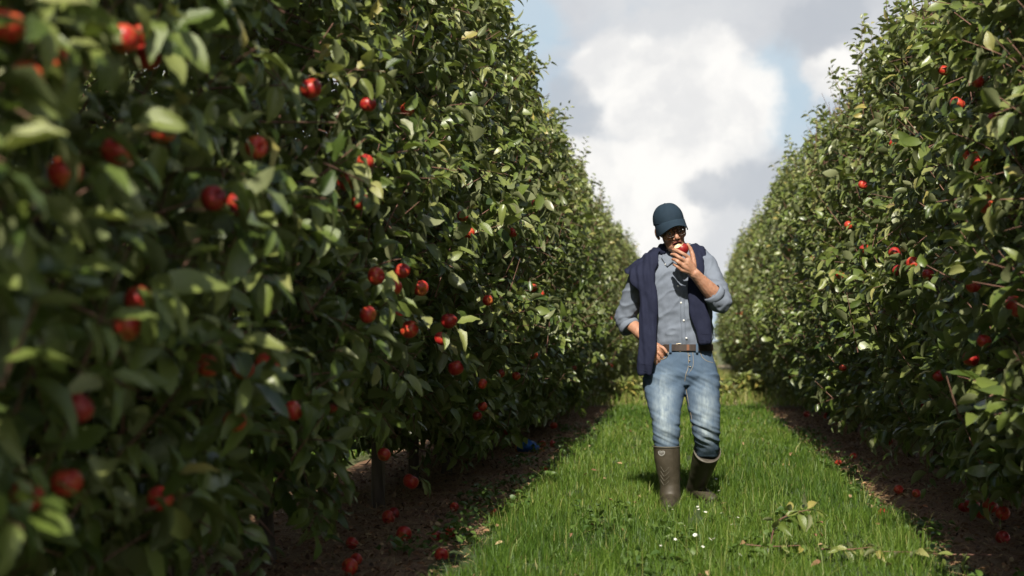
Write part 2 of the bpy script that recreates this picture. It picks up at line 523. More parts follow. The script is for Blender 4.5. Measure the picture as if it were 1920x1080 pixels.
# fine single leaves for the nearest trees
def single_leaf(k):
    T = [0.0, 0.10, 0.25, 0.45, 0.65, 0.82, 0.94, 1.0]
    Wd = [0.03, 0.55, 0.88, 1.0, 0.86, 0.55, 0.24, 0.02]
    cu, fo, tw = rng.uniform(0.1, 0.65), rng.uniform(0.2, 0.85), rng.normal(0, 0.5)
    ph, be = rng.uniform(0, 6), rng.normal(0, 0.1)
    V, Fc = [], []
    V += [(-0.004, -0.22, 0.02), (0.008, -0.22, 0.02)]
    for i, (t, w) in enumerate(zip(T, Wd)):
        for j, s in enumerate((-1, -0.5, 0, 0.5, 1)):
            wv = 0.035 * math.sin(t * 16 + ph + s * 2) * abs(s)
            ser = 1 + (0.05 if i % 2 else -0.04) * (abs(s) == 1)
            x, z = s * w * 0.25 * ser, abs(s) * w * 0.25 * fo + wv
            a = tw * t
            x, z = x * math.cos(a) - z * math.sin(a), x * math.sin(a) + z * math.cos(a)
            V.append((x + be * t * t, t * (1 - 0.2 * cu * t), z - cu * t * t))
    o = 2
    Fc.append((0, 1, o + 3, o + 1))
    for i in range(len(T) - 1):
        for j in range(4):
            a = o + i * 5 + j
            Fc.append((a, a + 1, a + 6, a + 5))
    return mesh_np('leaf', V, Fc, M_LEAF1)
LEAF_MESHES = [single_leaf(k) for k in range(8)]

def put_leaf(parent, p, a, nrm, ln, mesh=None):
    a = Vector(a).normalized()
    s = a.cross(Vector(nrm)).normalized(); nn = s.cross(a)
    m = Matrix((s, a, nn)).transposed().to_4x4()
    m = Matrix.Translation(Vector(p) + a * ln * 0.22) @ m @ Matrix.Scale(ln, 4)
    o = link('leaf', mesh or random.choice(LEAF_MESHES), parent)
    o.matrix_local = m
    return o

def near_shoots(tree, side, n_shoots, z0, z1):
    """a tree's outermost shoots on the alley side: each leaf a piece of its own"""
    parts = []
    for i in range(n_shoots):
        z = random.uniform(z0, z1); y = random.uniform(-0.55, 0.55)
        hw = float(np.interp(z, HW_Z, HW_X))
        d = Vector((side * random.uniform(0.35, 1.0), random.gauss(0, 0.6), random.gauss(0.15, 0.5))).normalized()
        ln = random.uniform(0.2, 0.4)
        b = Vector((side * (hw - 0.12), y, z)) - d * 0.12
        e = b + d * ln + Vector((0, 0, -0.03))
        v, q = smooth_tube([b, (b + e) / 2 + Vector((0, 0, 0.02)), e], [0.0036, 0.003, 0.0016], 4, 2)
        link('shoot', mesh_np('shoot', v, [q], M_TWIG), tree)
        m = int(ln / 0.029)
        ref = Vector((0, 0, 1)) if abs(d.z) < 0.9 else Vector((1, 0, 0))
        u = d.cross(ref).normalized(); v = u.cross(d)
        for j in range(m):
            t = 0.25 + 0.75 * (j + 0.5) / m
            ang = j * 2.4 + i
            r = u * math.cos(ang) + v * math.sin(ang)
            a = r * 0.9 + d * (0.35 + 0.45 * t) + Vector((random.gauss(0, .2), random.gauss(0, .2), -random.uniform(0, 0.75)))
            nn = Vector((side * 0.5, 0, 0.9)) + Vector((random.gauss(0, .4), random.gauss(0, .4), random.gauss(0, .3)))
            put_leaf(tree, b.lerp(e, t), a, nn, random.uniform(0.082, 0.128) * (0.75 if t > 0.9 else 1))

ORD = ['first', 'second', 'third', 'fourth', 'fifth', 'sixth', 'seventh', 'eighth', 'ninth', 'tenth', 'eleventh', 'twelfth']
def plant_row(x, y0, y1, side, label_fn, group, near=None, lift=None):
    y, i, out = y0, 0, []
    while y < y1:
        k = random.randrange(len(VARIANTS))
        t = link('apple_tree', None, None, (x + random.gauss(0, 0.05), y, 0))
        t.empty_display_size = 0.2
        flip = random.random() < 0.5
        s = random.uniform(0.94, 1.06)
        for nm, me in zip(('crown', 'limbs', 'twigs', 'trunk'), VARIANTS[k]):
            c = link(nm, me, t, (0, 0, 0), (0, 0, (math.pi if flip else 0) + random.uniform(-0.12, 0.12)))
            c.scale = (s, 1.0, random.uniform(0.92, 1.10) if nm == 'crown' else 1.0)
            if nm != 'trunk':
                c['kind'] = 'stuff'
                c.location.z = lift(y) if lift else 0.0
        tag(t, label_fn(i, y), 'tree', group)
        out.append(t)
        if near and near[0] <= y <= near[1]:
            near_shoots(t, side, near[2], near[3](y), near[4](y))
        y += TREE_STEP * random.uniform(0.94, 1.06); i += 1
    return out

def lab_left(i, y):
    if y < 1.4: return 'apple tree of the left row standing beside the viewer'
    if y > 13: return 'sunlit apple tree far along the left row, seen past the man'
    j = int(round((y - 2.0) / TREE_STEP))
    if j <= 1: return 'blurred dark apple tree of the left row, %s from the picture edge' % ORD[j]
    return 'dense shaded apple tree, %s from the near end of the left row' % ORD[min(j, 11)]
def lab_right(i, y):
    if y > 13: return 'bright apple tree far along the right row, beyond the walking man'
    j = int(round((y - 3.6) / TREE_STEP))
    return 'sunlit apple tree with pale leaves, %s from the near end of the right row' % ORD[max(0, min(j, 11))]
left_trees = plant_row(ROW_L, 1.75, 52, 1, lab_left, 'apple trees of the left row', (1.4, 10.5, 15, lambda y: 0.95 if 6.1 < y < 9.5 else 0.6, lambda y: min(3.0, 1.2 + 0.3 * y)),
                       lambda y: 0.30 if 6.1 < y < 9.5 else (0.05 if y < 6.1 else 0.0))
right_trees = plant_row(ROW_R, 3.6, 52, -1, lab_right, 'apple trees of the right row', (4.0, 10.5, 15, lambda y: 0.45, lambda y: min(3.0, 1.2 + 0.3 * y)))
plant_row(-5.5, 0.6, 20, 1, lambda i, y: 'apple tree in the next row, glimpsed between trunks of the left row', 'apple trees of the next row')
# ------------------------------------------------------------------ posts, grass, litter
def make_post(p, label, h=1.9):
    t = link('wooden_post', None, None, p)
    V, Fc = [], []
    k = 14
    zs = [-0.1, 0.02, 0.3, 0.7, 1.2, h - 0.02, h]
    for i, z in enumerate(zs):
        for j in range(k):
            a = 2 * math.pi * j / k
            r = 0.043 * (0.8 if i == len(zs) - 1 else 1) * (1 + 0.05 * mnoise.noise(Vector((math.cos(a) * 2, math.sin(a) * 2, z * 3))))
            V.append((r * math.cos(a), r * math.sin(a), z))
    for i in range(len(zs) - 1):
        for j in range(k):
            Fc.append((i * k + j, i * k + (j + 1) % k, (i + 1) * k + (j + 1) % k, (i + 1) * k + j))
    Fc.append(tuple((len(zs) - 1) * k + j for j in range(k)))
    link('shaft', mesh_np('shaft', V, Fc, M_POST), t)
    v, q = smooth_tube([(0.046 * math.cos(a), 0.046 * math.sin(a), 0.92 + 0.004 * a) for a in np.linspace(0, 6.3, 9)], [0.0035] * 9, 5, 2)
    link('wire_tie', mesh_np('wire_tie', v, [q], M_STEEL), t)
    tag(t, label, 'post', 'row support posts')
Mst = Mat('galvanised_wire'); Mst.set(Base_Color=(0.35, 0.35, 0.34), Metallic=0.9, Roughness=0.45)
M_STEEL = Mst.m
make_post(at(709, 955, 8.6) * Vector((1, 1, 0)), 'pale weathered wooden post under the left row beside a dark trunk')
make_post(Vector((ROW_L - 0.05, 3.55, 0)), 'grey wooden post deep inside the near left tree', 2.2)
make_post(Vector((ROW_L, 15.0, 0)), 'wooden post far along the left row, behind low leaves')
make_post(Vector((ROW_R, 9.4, 0)), 'wooden post inside the right row, mostly hidden by leaves')

# grass blades
def grass_blades(n, xs, ys, hmin, hmax, w0, lean=0.48):
    P = np.stack([xs, ys, np.full(n, 0.008)], 1)
    a = rng.uniform(0, 6.28, n)
    h = rng.uniform(hmin, hmax, n) * rng.choice([0.7, 1.0, 1.0, 1.25], n)
    le = np.abs(rng.normal(0, lean, n)) * h
    dirv = np.stack([np.cos(a), np.sin(a), np.zeros(n)], 1)
    b = a + 1.57 + rng.normal(0, 0.5, n)
    side = np.stack([np.cos(b), np.sin(b), np.zeros(n)], 1)
    w = w0 * rng.uniform(0.7, 1.3, n)
    z = np.array([0, 0, 1.0])
    p1 = P + dirv * (0.28 * le)[:, None] + z * (0.55 * h)[:, None]
    p2 = P + dirv * le[:, None] * 1.15 + z * (h * 0.96)[:, None]
    V = np.stack([P - side * w[:, None] / 2, P + side * w[:, None] / 2,
                  p1 - side * w[:, None] * 0.42, p1 + side * w[:, None] * 0.42, p2], 1).reshape(-1, 3)
    o = (np.arange(n) * 5)[:, None]
    return V, o + np.array([[0, 1, 3, 2]]), o + np.array([[2, 3, 4]])

def edge_jit(ys):
    return np.array([0.10 * mnoise.noise(Vector((y * 1.1, 5.5, 0))) + 0.06 * mnoise.noise(Vector((y * 4.3, 1.5, 0))) for y in ys])

Mb = Mat('grass_blade')
gr = Mb.attr('rnd')
gcol = Mb.ramp(gr, [(0.0, (0.030, 0.072, 0.007)), (0.45, (0.074, 0.138, 0.014)), (0.85, (0.135, 0.20, 0.028)), (1.0, (0.28, 0.26, 0.09))])
Mb.set(Base_Color=gcol, Roughness=0.5)
Mb.b.inputs['Specular IOR Level'].default_value = 0.35
Mb.translucent(Mb.mix(gr, (0.12, 0.22, 0.02), (0.20, 0.27, 0.04)), 0.28)
vs, qs, ts, rs, off = [], [], [], [], 0
for y0, y1, dens, w in ((3.5, 5.4, 900, 0.006), (5.4, 8.0, 6800, 0.0039), (8.0, 11.0, 5200, 0.0045), (11.0, 16.0, 2200, 0.0075), (16.0, 21.8, 1200, 0.011)):
    n = int(dens * (GR - GL) * (y1 - y0))
    ys = rng.uniform(y0, y1, n)
    u = rng.random(n)
    ej = edge_jit(ys)
    xs = GL + (GR - GL) * u + np.where(u < 0.5, ej, -ej)
    # tufts
    tuft = np.array([mnoise.noise(Vector((x * 3.5, y * 3.5, 0))) for x, y in zip(xs, ys)])
    keep = rng.random(n) < np.clip(0.75 + tuft * 0.9, 0.25, 1)
    # worn, thinner margins beside the soil
    edge = np.minimum(u, 1 - u)
    keep &= rng.random(n) < np.clip(edge / 0.06, 0.12, 1)
    xs, ys, tuft = xs[keep], ys[keep], tuft[keep]
    n = len(xs)
    V, Q, T = grass_blades(n, xs, ys, 0.040, 0.092, w)
    track = np.exp(-((xs + 0.5) / 0.16) ** 2) + np.exp(-((xs - 0.68) / 0.16) ** 2)      # pressed wheel tracks
    V[:, 2] *= np.repeat((1 + 0.55 * tuft) * (1 - 0.28 * track), 5)
    vs.append(V); qs.append(Q + off); ts.append(T + off); off += len(V)
    big = np.array([mnoise.noise(Vector((x * 0.9, y * 0.55, 7.7))) for x, y in zip(xs, ys)])
    r = np.clip(rng.beta(2.2, 2.2, n) * 0.85 + 0.22 * tuft + 0.30 * big, 0, 0.95)
    r[rng.random(n) < 0.02] = 1.0
    rs.append(np.repeat(r, 5))
# taller pale seed stalks standing out of the turf
n = 1500
ys = rng.uniform(5.6, 14, n); xs = rng.uniform(GL + 0.05, GR - 0.05, n)
V, Q, T = grass_blades(n, xs, ys, 0.11, 0.21, 0.0026, 0.5)
vs.append(V); qs.append(Q + off); ts.append(T + off); off += len(V)
rs.append(np.repeat(rng.uniform(0.75, 0.97, n), 5))
# the next alley, seen through the trunks, and stray weeds on the headland
for x0, x1, y0, y1, n, h0, h1, w in ((-4.7, -2.75, 2.5, 16.0, 26000, 0.06, 0.16, 0.008), (-1.5, 2.2, 21.6, 44, 15000, 0.08, 0.24, 0.014)):
    V, Q, T = grass_blades(n, rng.uniform(x0, x1, n), rng.uniform(y0, y1, n), h0, h1, w)
    vs.append(V); qs.append(Q + off); ts.append(T + off); off += len(V)
    rs.append(np.repeat(np.clip(rng.beta(2, 2, n) + (0.42 if y0 > 20 else 0.05), 0, 1), 5))
g = link('grass', mesh_np('grass', np.concatenate(vs), [np.concatenate(qs), np.concatenate(ts)], Mb.m, True, {'rnd': np.concatenate(rs)}))
tag(g, 'bright green grass growing along the alley between the rows', 'grass', kind='stuff')

# dead leaves, straw and clods under the trees
Ml = Mat('leaf_litter')
lr = Ml.attr('rnd')
Ml.set(Base_Color=Ml.ramp(lr, [(0.0, (0.04, 0.022, 0.013)), (0.35, (0.15, 0.072, 0.036)), (0.6, (0.23, 0.125, 0.06)), (0.85, (0.38, 0.29, 0.15)), (1.0, (0.36, 0.12, 0.045))]), Roughness=0.8)
def soil_xy(n, side):
    ys = 4.5 + 18 * rng.random(n) ** 1.6
    xs = rng.uniform(ROW_L - 0.6, GL + 0.05, n) if side < 0 else rng.uniform(GR - 0.05, ROW_R + 0.6, n)
    return xs, ys
V_, T_, Q_, R_, off = [], [], [], [], 0
for side in (-1, 1):
    n = 9000
    xs, ys = soil_xy(n, side)
    P = np.stack([xs, ys, rng.uniform(0.004, 0.03, n)], 1)
    A = np.stack([rng.normal(0, 1, n), rng.normal(0, 1, n), rng.normal(0, 0.25, n)], 1)
    N = np.stack([rng.normal(0, .5, n), rng.normal(0, .5, n), np.ones(n)], 1)
    L = rng.uniform(0.012, 0.042, n)
    V, T, Q, R = leaves_mesh(P, A, N, L, L * rng.uniform(0.3, 0.6, n), np.clip(rng.beta(1.6, 2, n), 0, 1))
    V_.append(V); T_.append(T + off); Q_.append(Q + off); R_.append(R); off += len(V)
    n = 11000
    xs, ys = soil_xy(n, side)
    P = np.stack([xs, ys, rng.uniform(0.008, 0.03, n)], 1)
    A = np.stack([rng.normal(0, 1, n), rng.normal(0, 1, n), rng.normal(0, 0.14, n)], 1)
    N = np.tile(np.array([[0, 0, 1.0]]), (n, 1))
    L = rng.uniform(0.05, 0.2, n)
    V, T, Q, R = leaves_mesh(P, A, N, L, np.full(n, 0.0035), np.clip(rng.normal(0.78, 0.1, n), 0, 0.9))
    V_.append(V); T_.append(T + off); Q_.append(Q + off); R_.append(R); off += len(V)
n = 110                                                            # a few leaves blown on to the turf
P_ = np.stack([rng.uniform(GL, GR, n), 5.6 + 12 * rng.random(n) ** 1.5, rng.uniform(0.045, 0.085, n)], 1)
V, T, Q, R = leaves_mesh(P_, np.stack([rng.normal(0, 1, n), rng.normal(0, 1, n), rng.normal(0, 0.3, n)], 1),
                         np.stack([rng.normal(0, .5, n), rng.normal(0, .5, n), np.ones(n)], 1), rng.uniform(0.022, 0.05, n), rng.uniform(0.012, 0.024, n), rng.uniform(0.35, 0.85, n))
V_.append(V); T_.append(T + off); Q_.append(Q + off); R_.append(R); off += len(V)
o = link('leaf_litter', mesh_np('leaf_litter', np.concatenate(V_), [np.concatenate(T_), np.concatenate(Q_)], Ml.m, True, {'rnd': np.concatenate(R_)}))
tag(o, 'dead leaves and straw strewn on the bare soil under the rows', 'litter', kind='stuff')

# low broad-leaved weeds at the edges of the turf
Mw = Mat('low_weeds'); wr = Mw.attr('rnd')
Mw.set(Base_Color=Mw.ramp(wr, [(0, (0.04, 0.085, 0.014)), (1, (0.10, 0.155, 0.03))]), Roughness=0.5).translucent((0.15, 0.25, 0.03), 0.2)
V_, T_, Q_, R_, off = [], [], [], [], 0
spots = [(GL + random.uniform(-0.3, 0.1), random.uniform(5, 16)) for _ in range(70)] + \
        [(GR + random.uniform(-0.1, 0.2), random.uniform(5, 16)) for _ in range(40)] + \
        [(random.uniform(-0.6, 0.5), random.uniform(6.0, 8.2)) for _ in range(20)] + \
        [(random.uniform(-3.2, -2.5), random.uniform(3, 12)) for _ in range(60)]
for sx, sy in spots:
    n = random.randint(8, 22)
    tall = 2.5 if sx < -2.4 else 1.0
    P = np.stack([sx + rng.normal(0, 0.05, n), sy + rng.normal(0, 0.06, n), rng.uniform(0.01, 0.09, n) * tall], 1)
    A = np.stack([rng.normal(0, 1, n), rng.normal(0, 1, n), rng.normal(0.25, 0.3, n)], 1)
    N = np.stack([rng.normal(0, .3, n), rng.normal(0, .3, n), np.ones(n)], 1)
    L = rng.uniform(0.022, 0.05, n) * (1.3 if tall > 1 else 1)
    V, T, Q, R = leaves_mesh(P, A, N, L, L * 0.75, rng.random(n))
    V_.append(V); T_.append(T + off); Q_.append(Q + off); R_.append(R); off += len(V)
o = link('weeds', mesh_np('weeds', np.concatenate(V_), [np.concatenate(T_), np.concatenate(Q_)], Mw.m, True, {'rnd': np.concatenate(R_)}))
tag(o, 'low clover and broad-leaved weeds along the turf edges', 'weeds', kind='stuff')

# scrub closing the far end of the alley
def bush(x, y, rx, h, label, seed):
    r_ = np.random.default_rng(seed)
    t = link('scrub_bush', None, None, (x, y, 0))
    n = 900
    ph = r_.uniform(0, 6.28, n); rr = r_.random(n) ** 0.5
    z = h * r_.random(n)
    w = rx * np.sqrt(np.clip(1 - (z / h) ** 2.2, 0.05, 1)) * (0.8 + 0.3 * np.sin(ph * 3 + seed))
    P = np.stack([np.cos(ph) * rr * w, np.sin(ph) * rr * w * 0.6, z], 1)
    A = np.stack([np.cos(ph) + r_.normal(0, .5, n), np.sin(ph) + r_.normal(0, .5, n), r_.normal(0.2, .5, n)], 1)
    N = np.stack([r_.normal(0, .5, n), r_.normal(0, .5, n), np.ones(n)], 1)
    L = r_.uniform(0.08, 0.16, n)
    V, T, Q, R = leaves_mesh(P, A, N, L, L * 0.5, np.clip(r_.beta(2, 2, n) + 0.2, 0, 1))
    c = link('crown', mesh_np('crown', V, [T, Q], M_LEAF, True, {'rnd': R}), t); c['kind'] = 'stuff'
    B = np.zeros((9, 3)); E = np.stack([r_.normal(0, rx * .5, 9), r_.normal(0, rx * .3, 9), np.full(9, h * .8)], 1)
    Vt, Qt = tube_np(B, E, np.full(9, 0.012), np.full(9, 0.004))
    link('stems', mesh_np('stems', Vt, [Qt], M_TWIG), t)
    tag(t, label, 'bush', 'scrub at the far end of the alley')
for x, y, rx, h, lab in ((-0.95, 23.2, 0.45, 0.34, 'low scrub at the end of the grass against the left row'),
                         (-0.3, 24.4, 0.5, 0.40, 'low scrub at the end of the grass behind the legs of the man'),
                         (0.45, 23.6, 0.5, 0.36, 'low scrub at the end of the grass just beside the jeans of the man'),
                         (1.05, 24.6, 0.45, 0.42, 'low scrub at the end of the grass against the right row'),
                         (-0.7, 54.0, 0.95, 1.0, 'far scrub bush behind the man where the rows run together'),
                         (0.6, 55.0, 0.95, 0.9, 'far scrub bush under the sky gap where the rows run together')):
    bush(x, y, rx, h, lab, int(h * 100 + x * 7 + y))
# ------------------------------------------------------------------ apples
def apple_material():
    M = Mat('apple_skin')
    r = M.obj_rand()
    n = M.noise(2.2, 3, 0.5); st = M.noise(16.0, 4, 0.6, (1, 1, 0.15)); sp = M.noise(130.0, 2)
    red = M.ramp(r, [(0.0, (0.24, 0.008, 0.013)), (0.5, (0.40, 0.016, 0.016)), (1.0, (0.50, 0.032, 0.02))])
    c = M.mix(M.math('MULTIPLY', M.rng(n, 0.46, 0.70), M.math('ADD', 0.15, M.math('MULTIPLY', r, 0.8))), red, (0.55, 0.20, 0.04))
    c = M.mix(M.rng(st, 0.4, 0.75, 0, 0.5), c, (0.20, 0.006, 0.012))
    c = M.mix(M.rng(sp, 0.66, 0.72, 0, 0.45), c, (0.6, 0.33, 0.15))
    # yellow-green around the calyx
    s = M.n.new('ShaderNodeSeparateXYZ'); M.l.new(M.tc.outputs['Object'], s.inputs[0])
    c = M.mix(M.rng(M.math('ADD', s.outputs[2], M.math('MULTIPLY', n, 0.3)), -0.80, -0.55, 0.9, 0.0), c, (0.42, 0.26, 0.05))
    M.set(Base_Color=c, Roughness=0.4)
    M.b.inputs['Specular IOR Level'].default_value = 0.45
    return M.m
M_APPLE = apple_material()
def apple_profile(nu=26, nv=18):
    V, Fc = [], []
    for i in range(nv + 1):
        th = math.pi * i / nv
        r = math.sin(th) ** 0.92 * (1 + 0.06 * math.cos(th))
        z = 0.90 * math.cos(th) - 0.30 * math.exp(-(th / 0.30) ** 2) + 0.22 * math.exp(-((math.pi - th) / 0.26) ** 2)
        for j in range(nu):
            a = 2 * math.pi * j / nu
            lob = 1 + 0.030 * math.cos(5 * a) * (th / math.pi) ** 2
            V.append((r * lob * math.cos(a), r * lob * math.sin(a), z))
    for i in range(nv):
        for j in range(nu):
            Fc.append((i * nu + j, (i + 1) * nu + j, (i + 1) * nu + (j + 1) % nu, i * nu + (j + 1) % nu))
    return V, Fc
AV, AF = apple_profile()
ME_APPLE = mesh_np('apple', AV, AF, M_APPLE)
v, q = smooth_tube([(0, 0, 0.5), (0.05, 0.02, 0.85), (0.16, 0.05, 1.18)], [0.045, 0.04, 0.06], 6, 3)
ME_STEM = mesh_np('stem', v, [q], M_TWIG)
Mc = Mat('calyx'); Mc.set(Base_Color=(0.10, 0.07, 0.03), Roughness=0.9)
cv, cf = [], []
for k in range(5):
    a = k * 2 * math.pi / 5
    b = len(cv)
    cv += [(0.10 * math.cos(a - .5), 0.10 * math.sin(a - .5), -0.70), (0.10 * math.cos(a + .5), 0.10 * math.sin(a + .5), -0.70),
           (0.17 * math.cos(a), 0.17 * math.sin(a), -0.90)]
    cf.append((b, b + 1, b + 2))
ME_CALYX = mesh_np('calyx', cv, cf, Mc.m)

def put_apple(p, dia, label, group, tilt=None):
    if tilt is None:
        tilt = (random.gauss(0, 0.5), random.gauss(0, 0.5), random.uniform(0, 6.28))
    o = link('apple', ME_APPLE, None, p, tilt, (dia / 2,) * 3)
    link('stem', ME_STEM, o); link('calyx', ME_CALYX, o)
    tag(o, label, 'apple', group)
    return o

# (px, py, diameter px, label) for apples one can point to; they hang in the face of a row
LEFT_APPLES = [
 (113, 120, 70, 'large sunlit red apple hanging in the blurred upper corner of the left row'),
 (50, 147, 52, 'dark red apple just below the large sunlit one in the left row'),
 (12, 48, 44, 'orange red apple cut by the picture edge in the left row'),
 (232, 72, 44, 'orange apple in the high cluster beside the dark stem of the left row'),
 (272, 62, 40, 'bright red apple in the high cluster beside the dark stem of the left row'),
 (275, 108, 42, 'red apple hanging just under the high cluster of the left row'),
 (318, 98, 40, 'dark red apple at the outer side under the high cluster of the left row'),
 (305, 244, 34, 'small red apple under a leaf above the close pair in the left row'),
 (220, 283, 36, 'small red apple half behind leaves, near the orange partly hidden one'),
 (122, 322, 60, 'orange red apple partly hidden by a pale leaf in the left row'),
 (583, 166, 42, 'red apple high in the left row at the tip of a reddish twig'),
 (400, 372, 46, 'dark red apple, upper one of the close pair in the left row'),
 (450, 383, 54, 'bright red apple, larger one of the close pair in the left row'),
 (481, 276, 24, 'little red apple alone above the close pair in the left row'),
 (690, 196, 18, 'small red apple high in the sunlit part of the left row'),
 (764, 205, 20, 'small red apple next to the sky-side foliage of the left row'),
 (685, 304, 24, 'red apple above the sunlit leaves, middle of the left row'),
 (650, 341, 26, 'red apple tucked below a leaf, middle of the left row'),
 (675, 378, 20, 'small dark red apple under the tucked one in the left row'),
 (262, 562, 30, 'small red apple at the tip of a pale twig in the left row'),
 (238, 612, 44, 'orange red apple, smaller of the shaded pair in the left row'),
 (285, 622, 54, 'orange red apple, larger of the shaded pair in the left row'),
 (390, 685, 36, 'dull red apple beside the glossy bunch of the left row'),
 (455, 690, 44, 'dark red apple of the glossy bunch in the left row'),
 (505, 685, 58, 'big glossy red apple of the bunch in the left row'),
 (768, 618, 36, 'dark red apple of the trio halfway along the left row'),
 (842, 602, 32, 'bright red apple, top of the trio halfway along the left row'),
 (827, 635, 27, 'red apple, lowest of the trio halfway along the left row'),
 (855, 690, 36, 'deep red shaded apple below the trio of the left row'),
 (770, 903, 32, 'red apple hanging low next to the pale wooden post'),
 (300, 935, 48, 'red apple hanging low in the dark part of the left row'),
 (50, 930, 64, 'dark red apple in the shaded bottom corner of the left row'),
 (145, 765, 52, 'very dark red apple deep in the shade of the left row'),
 (125, 905, 34, 'small red apple beside the dark one in the bottom corner'),
 (550, 770, 28, 'dark red apple in the shade under the glossy bunch'),
 (440, 790, 46, 'dim red apple in deep shade of the left row'),
 (868, 405, 16, 'tiny red apple in the upper sunlit part of the left row'),
 (880, 437, 15, 'tiny red apple beside another in the upper sunlit left row'),
 (755, 508, 20, 'red apple alone above the trio of the left row'),
 (690, 590, 20, 'small red apple near the dark one of the trio'),
 (915, 563, 15, 'tiny red apple past the trio in the left row'),
 (975, 580, 17, 'small red apple in a sunlit gap of the left row'),
 (990, 445, 13, 'tiny red apple high in the far sunlit left row'),
 (1000, 540, 16, 'red apple of a sunlit cluster far in the left row'),
 (1014, 552, 14, 'lower red apple of a sunlit cluster far in the left row'),
 (905, 720, 18, 'small red apple low in the left row above the blue bag'),
 (938, 700, 16, 'small dark red apple in the left row above the blue bag'),
 (968, 705, 14, 'tiny red apple in the left row to the side of the blue bag'),
 (945, 795, 14, 'orange red apple of the low trio near the blue bag'),
 (955, 795, 14, 'dark red apple of the low trio near the blue bag'),
 (952, 810, 15, 'lowest red apple of the low trio near the blue bag'),
 (905, 762, 16, 'red apple behind a pale leaf low in the left row'),
 (895, 780, 14, 'red apple hanging beside a pale leaf low in the left row'),
 (1038, 798, 14, 'red apple low in the left row beyond the blue bag'),
 (1075, 690, 12, 'red apple far along the left row at belt height'),
 (1145, 685, 14, 'red apple at the far end of the left row near the man'),
 (1100, 640, 11, 'tiny red apple far along the left row behind the man'),
]
RIGHT_APPLES = [
 (1713, 495, 36, 'round red apple showing its calyx in the right row'),
 (1829, 301, 36, 'bright red apple high in the right row beside a pale leaf'),
 (1806, 292, 24, 'red apple half behind the bright high one in the right row'),
 (1850, 383, 36, 'red apple below the bright high one in the right row'),
 (1795, 195, 28, 'orange red apple near the top of the right row'),
 (1833, 152, 22, 'dark red apple near the top edge of the right row'),
 (1770, 132, 14, 'little red apple highest in the right row'),
 (1905, 575, 46, 'large red apple cut by the picture edge in the right row'),
 (1825, 537, 24, 'red apple between pale leaves above the edge one in the right row'),
 (1740, 515, 20, 'dark red apple just beside the calyx one in the right row'),
 (1820, 673, 30, 'red apple behind a leaf at knee-high twig in the right row'),
 (1880, 727, 28, 'orange red apple beside a round leaf in the right row'),
 (1845, 640, 20, 'small dark red apple in the right row above the round leaf'),
 (1865, 868, 38, 'plump red apple hanging low in the right row'),
 (1822, 948, 32, 'pale red apple showing its calyx in the lowest cluster of the right row'),
 (1856, 948, 28, 'red apple on the outer side of the lowest cluster of the right row'),
 (1841, 962, 24, 'small red apple under the lowest cluster of the right row'),
 (1880, 962, 26, 'red apple at the very edge of the lowest cluster'),
 (1808, 950, 22, 'dark red apple on the inner side of the lowest cluster'),
 (1575, 516, 17, 'small red apple halfway up the sunlit right row'),
 (1562, 694, 17, 'small red apple beside a long twig of the right row'),
 (1580, 690, 11, 'tiny red apple half hidden beside a long twig of the right row'),
 (1598, 770, 14, 'small red apple low in the right row under the long twig'),
 (1730, 763, 20, 'dark red apple behind leaves low in the right row'),
 (1760, 705, 14, 'tiny dark red apple in the shaded middle of the right row'),
 (1667, 828, 13, 'orange apple low in the right row above the soil'),
 (1382, 590, 13, 'red apple of the far pair next to the sky gap'),
 (1391, 588, 10, 'small red apple of the far pair next to the sky gap'),
 (1408, 585, 9, 'tiny red apple past the far pair of the right row'),
 (1413, 765, 12, 'red apple low at the far end of the right row'),
 (1442, 768, 12, 'red apple low in the far right row, next after the end one'),
 (1485, 774, 12, 'red apple low in the right row, third from the far end'),
 (1512, 777, 12, 'dark red apple low in the right row, fourth from the far end'),
 (1488, 808, 12, 'red apple nearly touching the grass under the right row'),
 (1550, 780, 12, 'red apple beside a pale leaf low in the right row'),
 (1478, 708, 8, 'tiny red apple at belt height in the far right row'),
 (1395, 662, 9, 'tiny orange apple at belt height next to the sky gap'),
]
def face_x(side, z):
    hw = float(np.interp(z, HW_Z, HW_X))
    return (ROW_L + hw - 0.005) if side < 0 else (ROW_R - hw + 0.015)
for side, lst, grp in ((-1, LEFT_APPLES, 'apples hanging in the left row'), (1, RIGHT_APPLES, 'apples hanging in the right row')):
    for px, py, dpx, lab in lst:
        p = on_plane_x(px, py, face_x(side, 1.2))
        for _ in range(3):
            p = on_plane_x(px, py, face_x(side, p.z))
        dia = min(0.085, max(0.062, dpx * p.y / F_PX))
        put_apple(p, dia, lab, grp)
        rows_ = left_trees if side < 0 else right_trees
        tr = min(rows_, key=lambda t_: abs(t_.location.y - p.y))
        if p.y < 14:
            for k_ in range(random.choice((2, 3, 3, 4))):     # the spur leaves round the fruit
                b_ = p - tr.location + Vector((-side * random.uniform(0.0, 0.05), random.gauss(0, 0.045), random.uniform(0.02, 0.07)))
                put_leaf(tr, b_, (-side * random.uniform(0.1, 0.7), random.gauss(0, 0.7), random.uniform(-0.9, 0.25)),
                         (-side * 0.6 + random.gauss(0, .3), random.gauss(-.2, .4), 0.8), random.uniform(0.08, 0.12))
# more fruit that the foliage mostly hides
for side in (-1, 1):
    for i in range(22):
        y = random.uniform(6, 24) if side > 0 else random.uniform(5, 24)
        z = random.uniform(0.4, 2.4)
        x = face_x(side, z) + side * random.uniform(0.02, 0.10)
        put_apple((x, y, z), random.uniform(0.06, 0.078),
                  'small red apple half buried among the leaves of the %s row' % ('left' if side < 0 else 'right'),
                  'half-hidden apples of the %s row' % ('left' if side < 0 else 'right'))
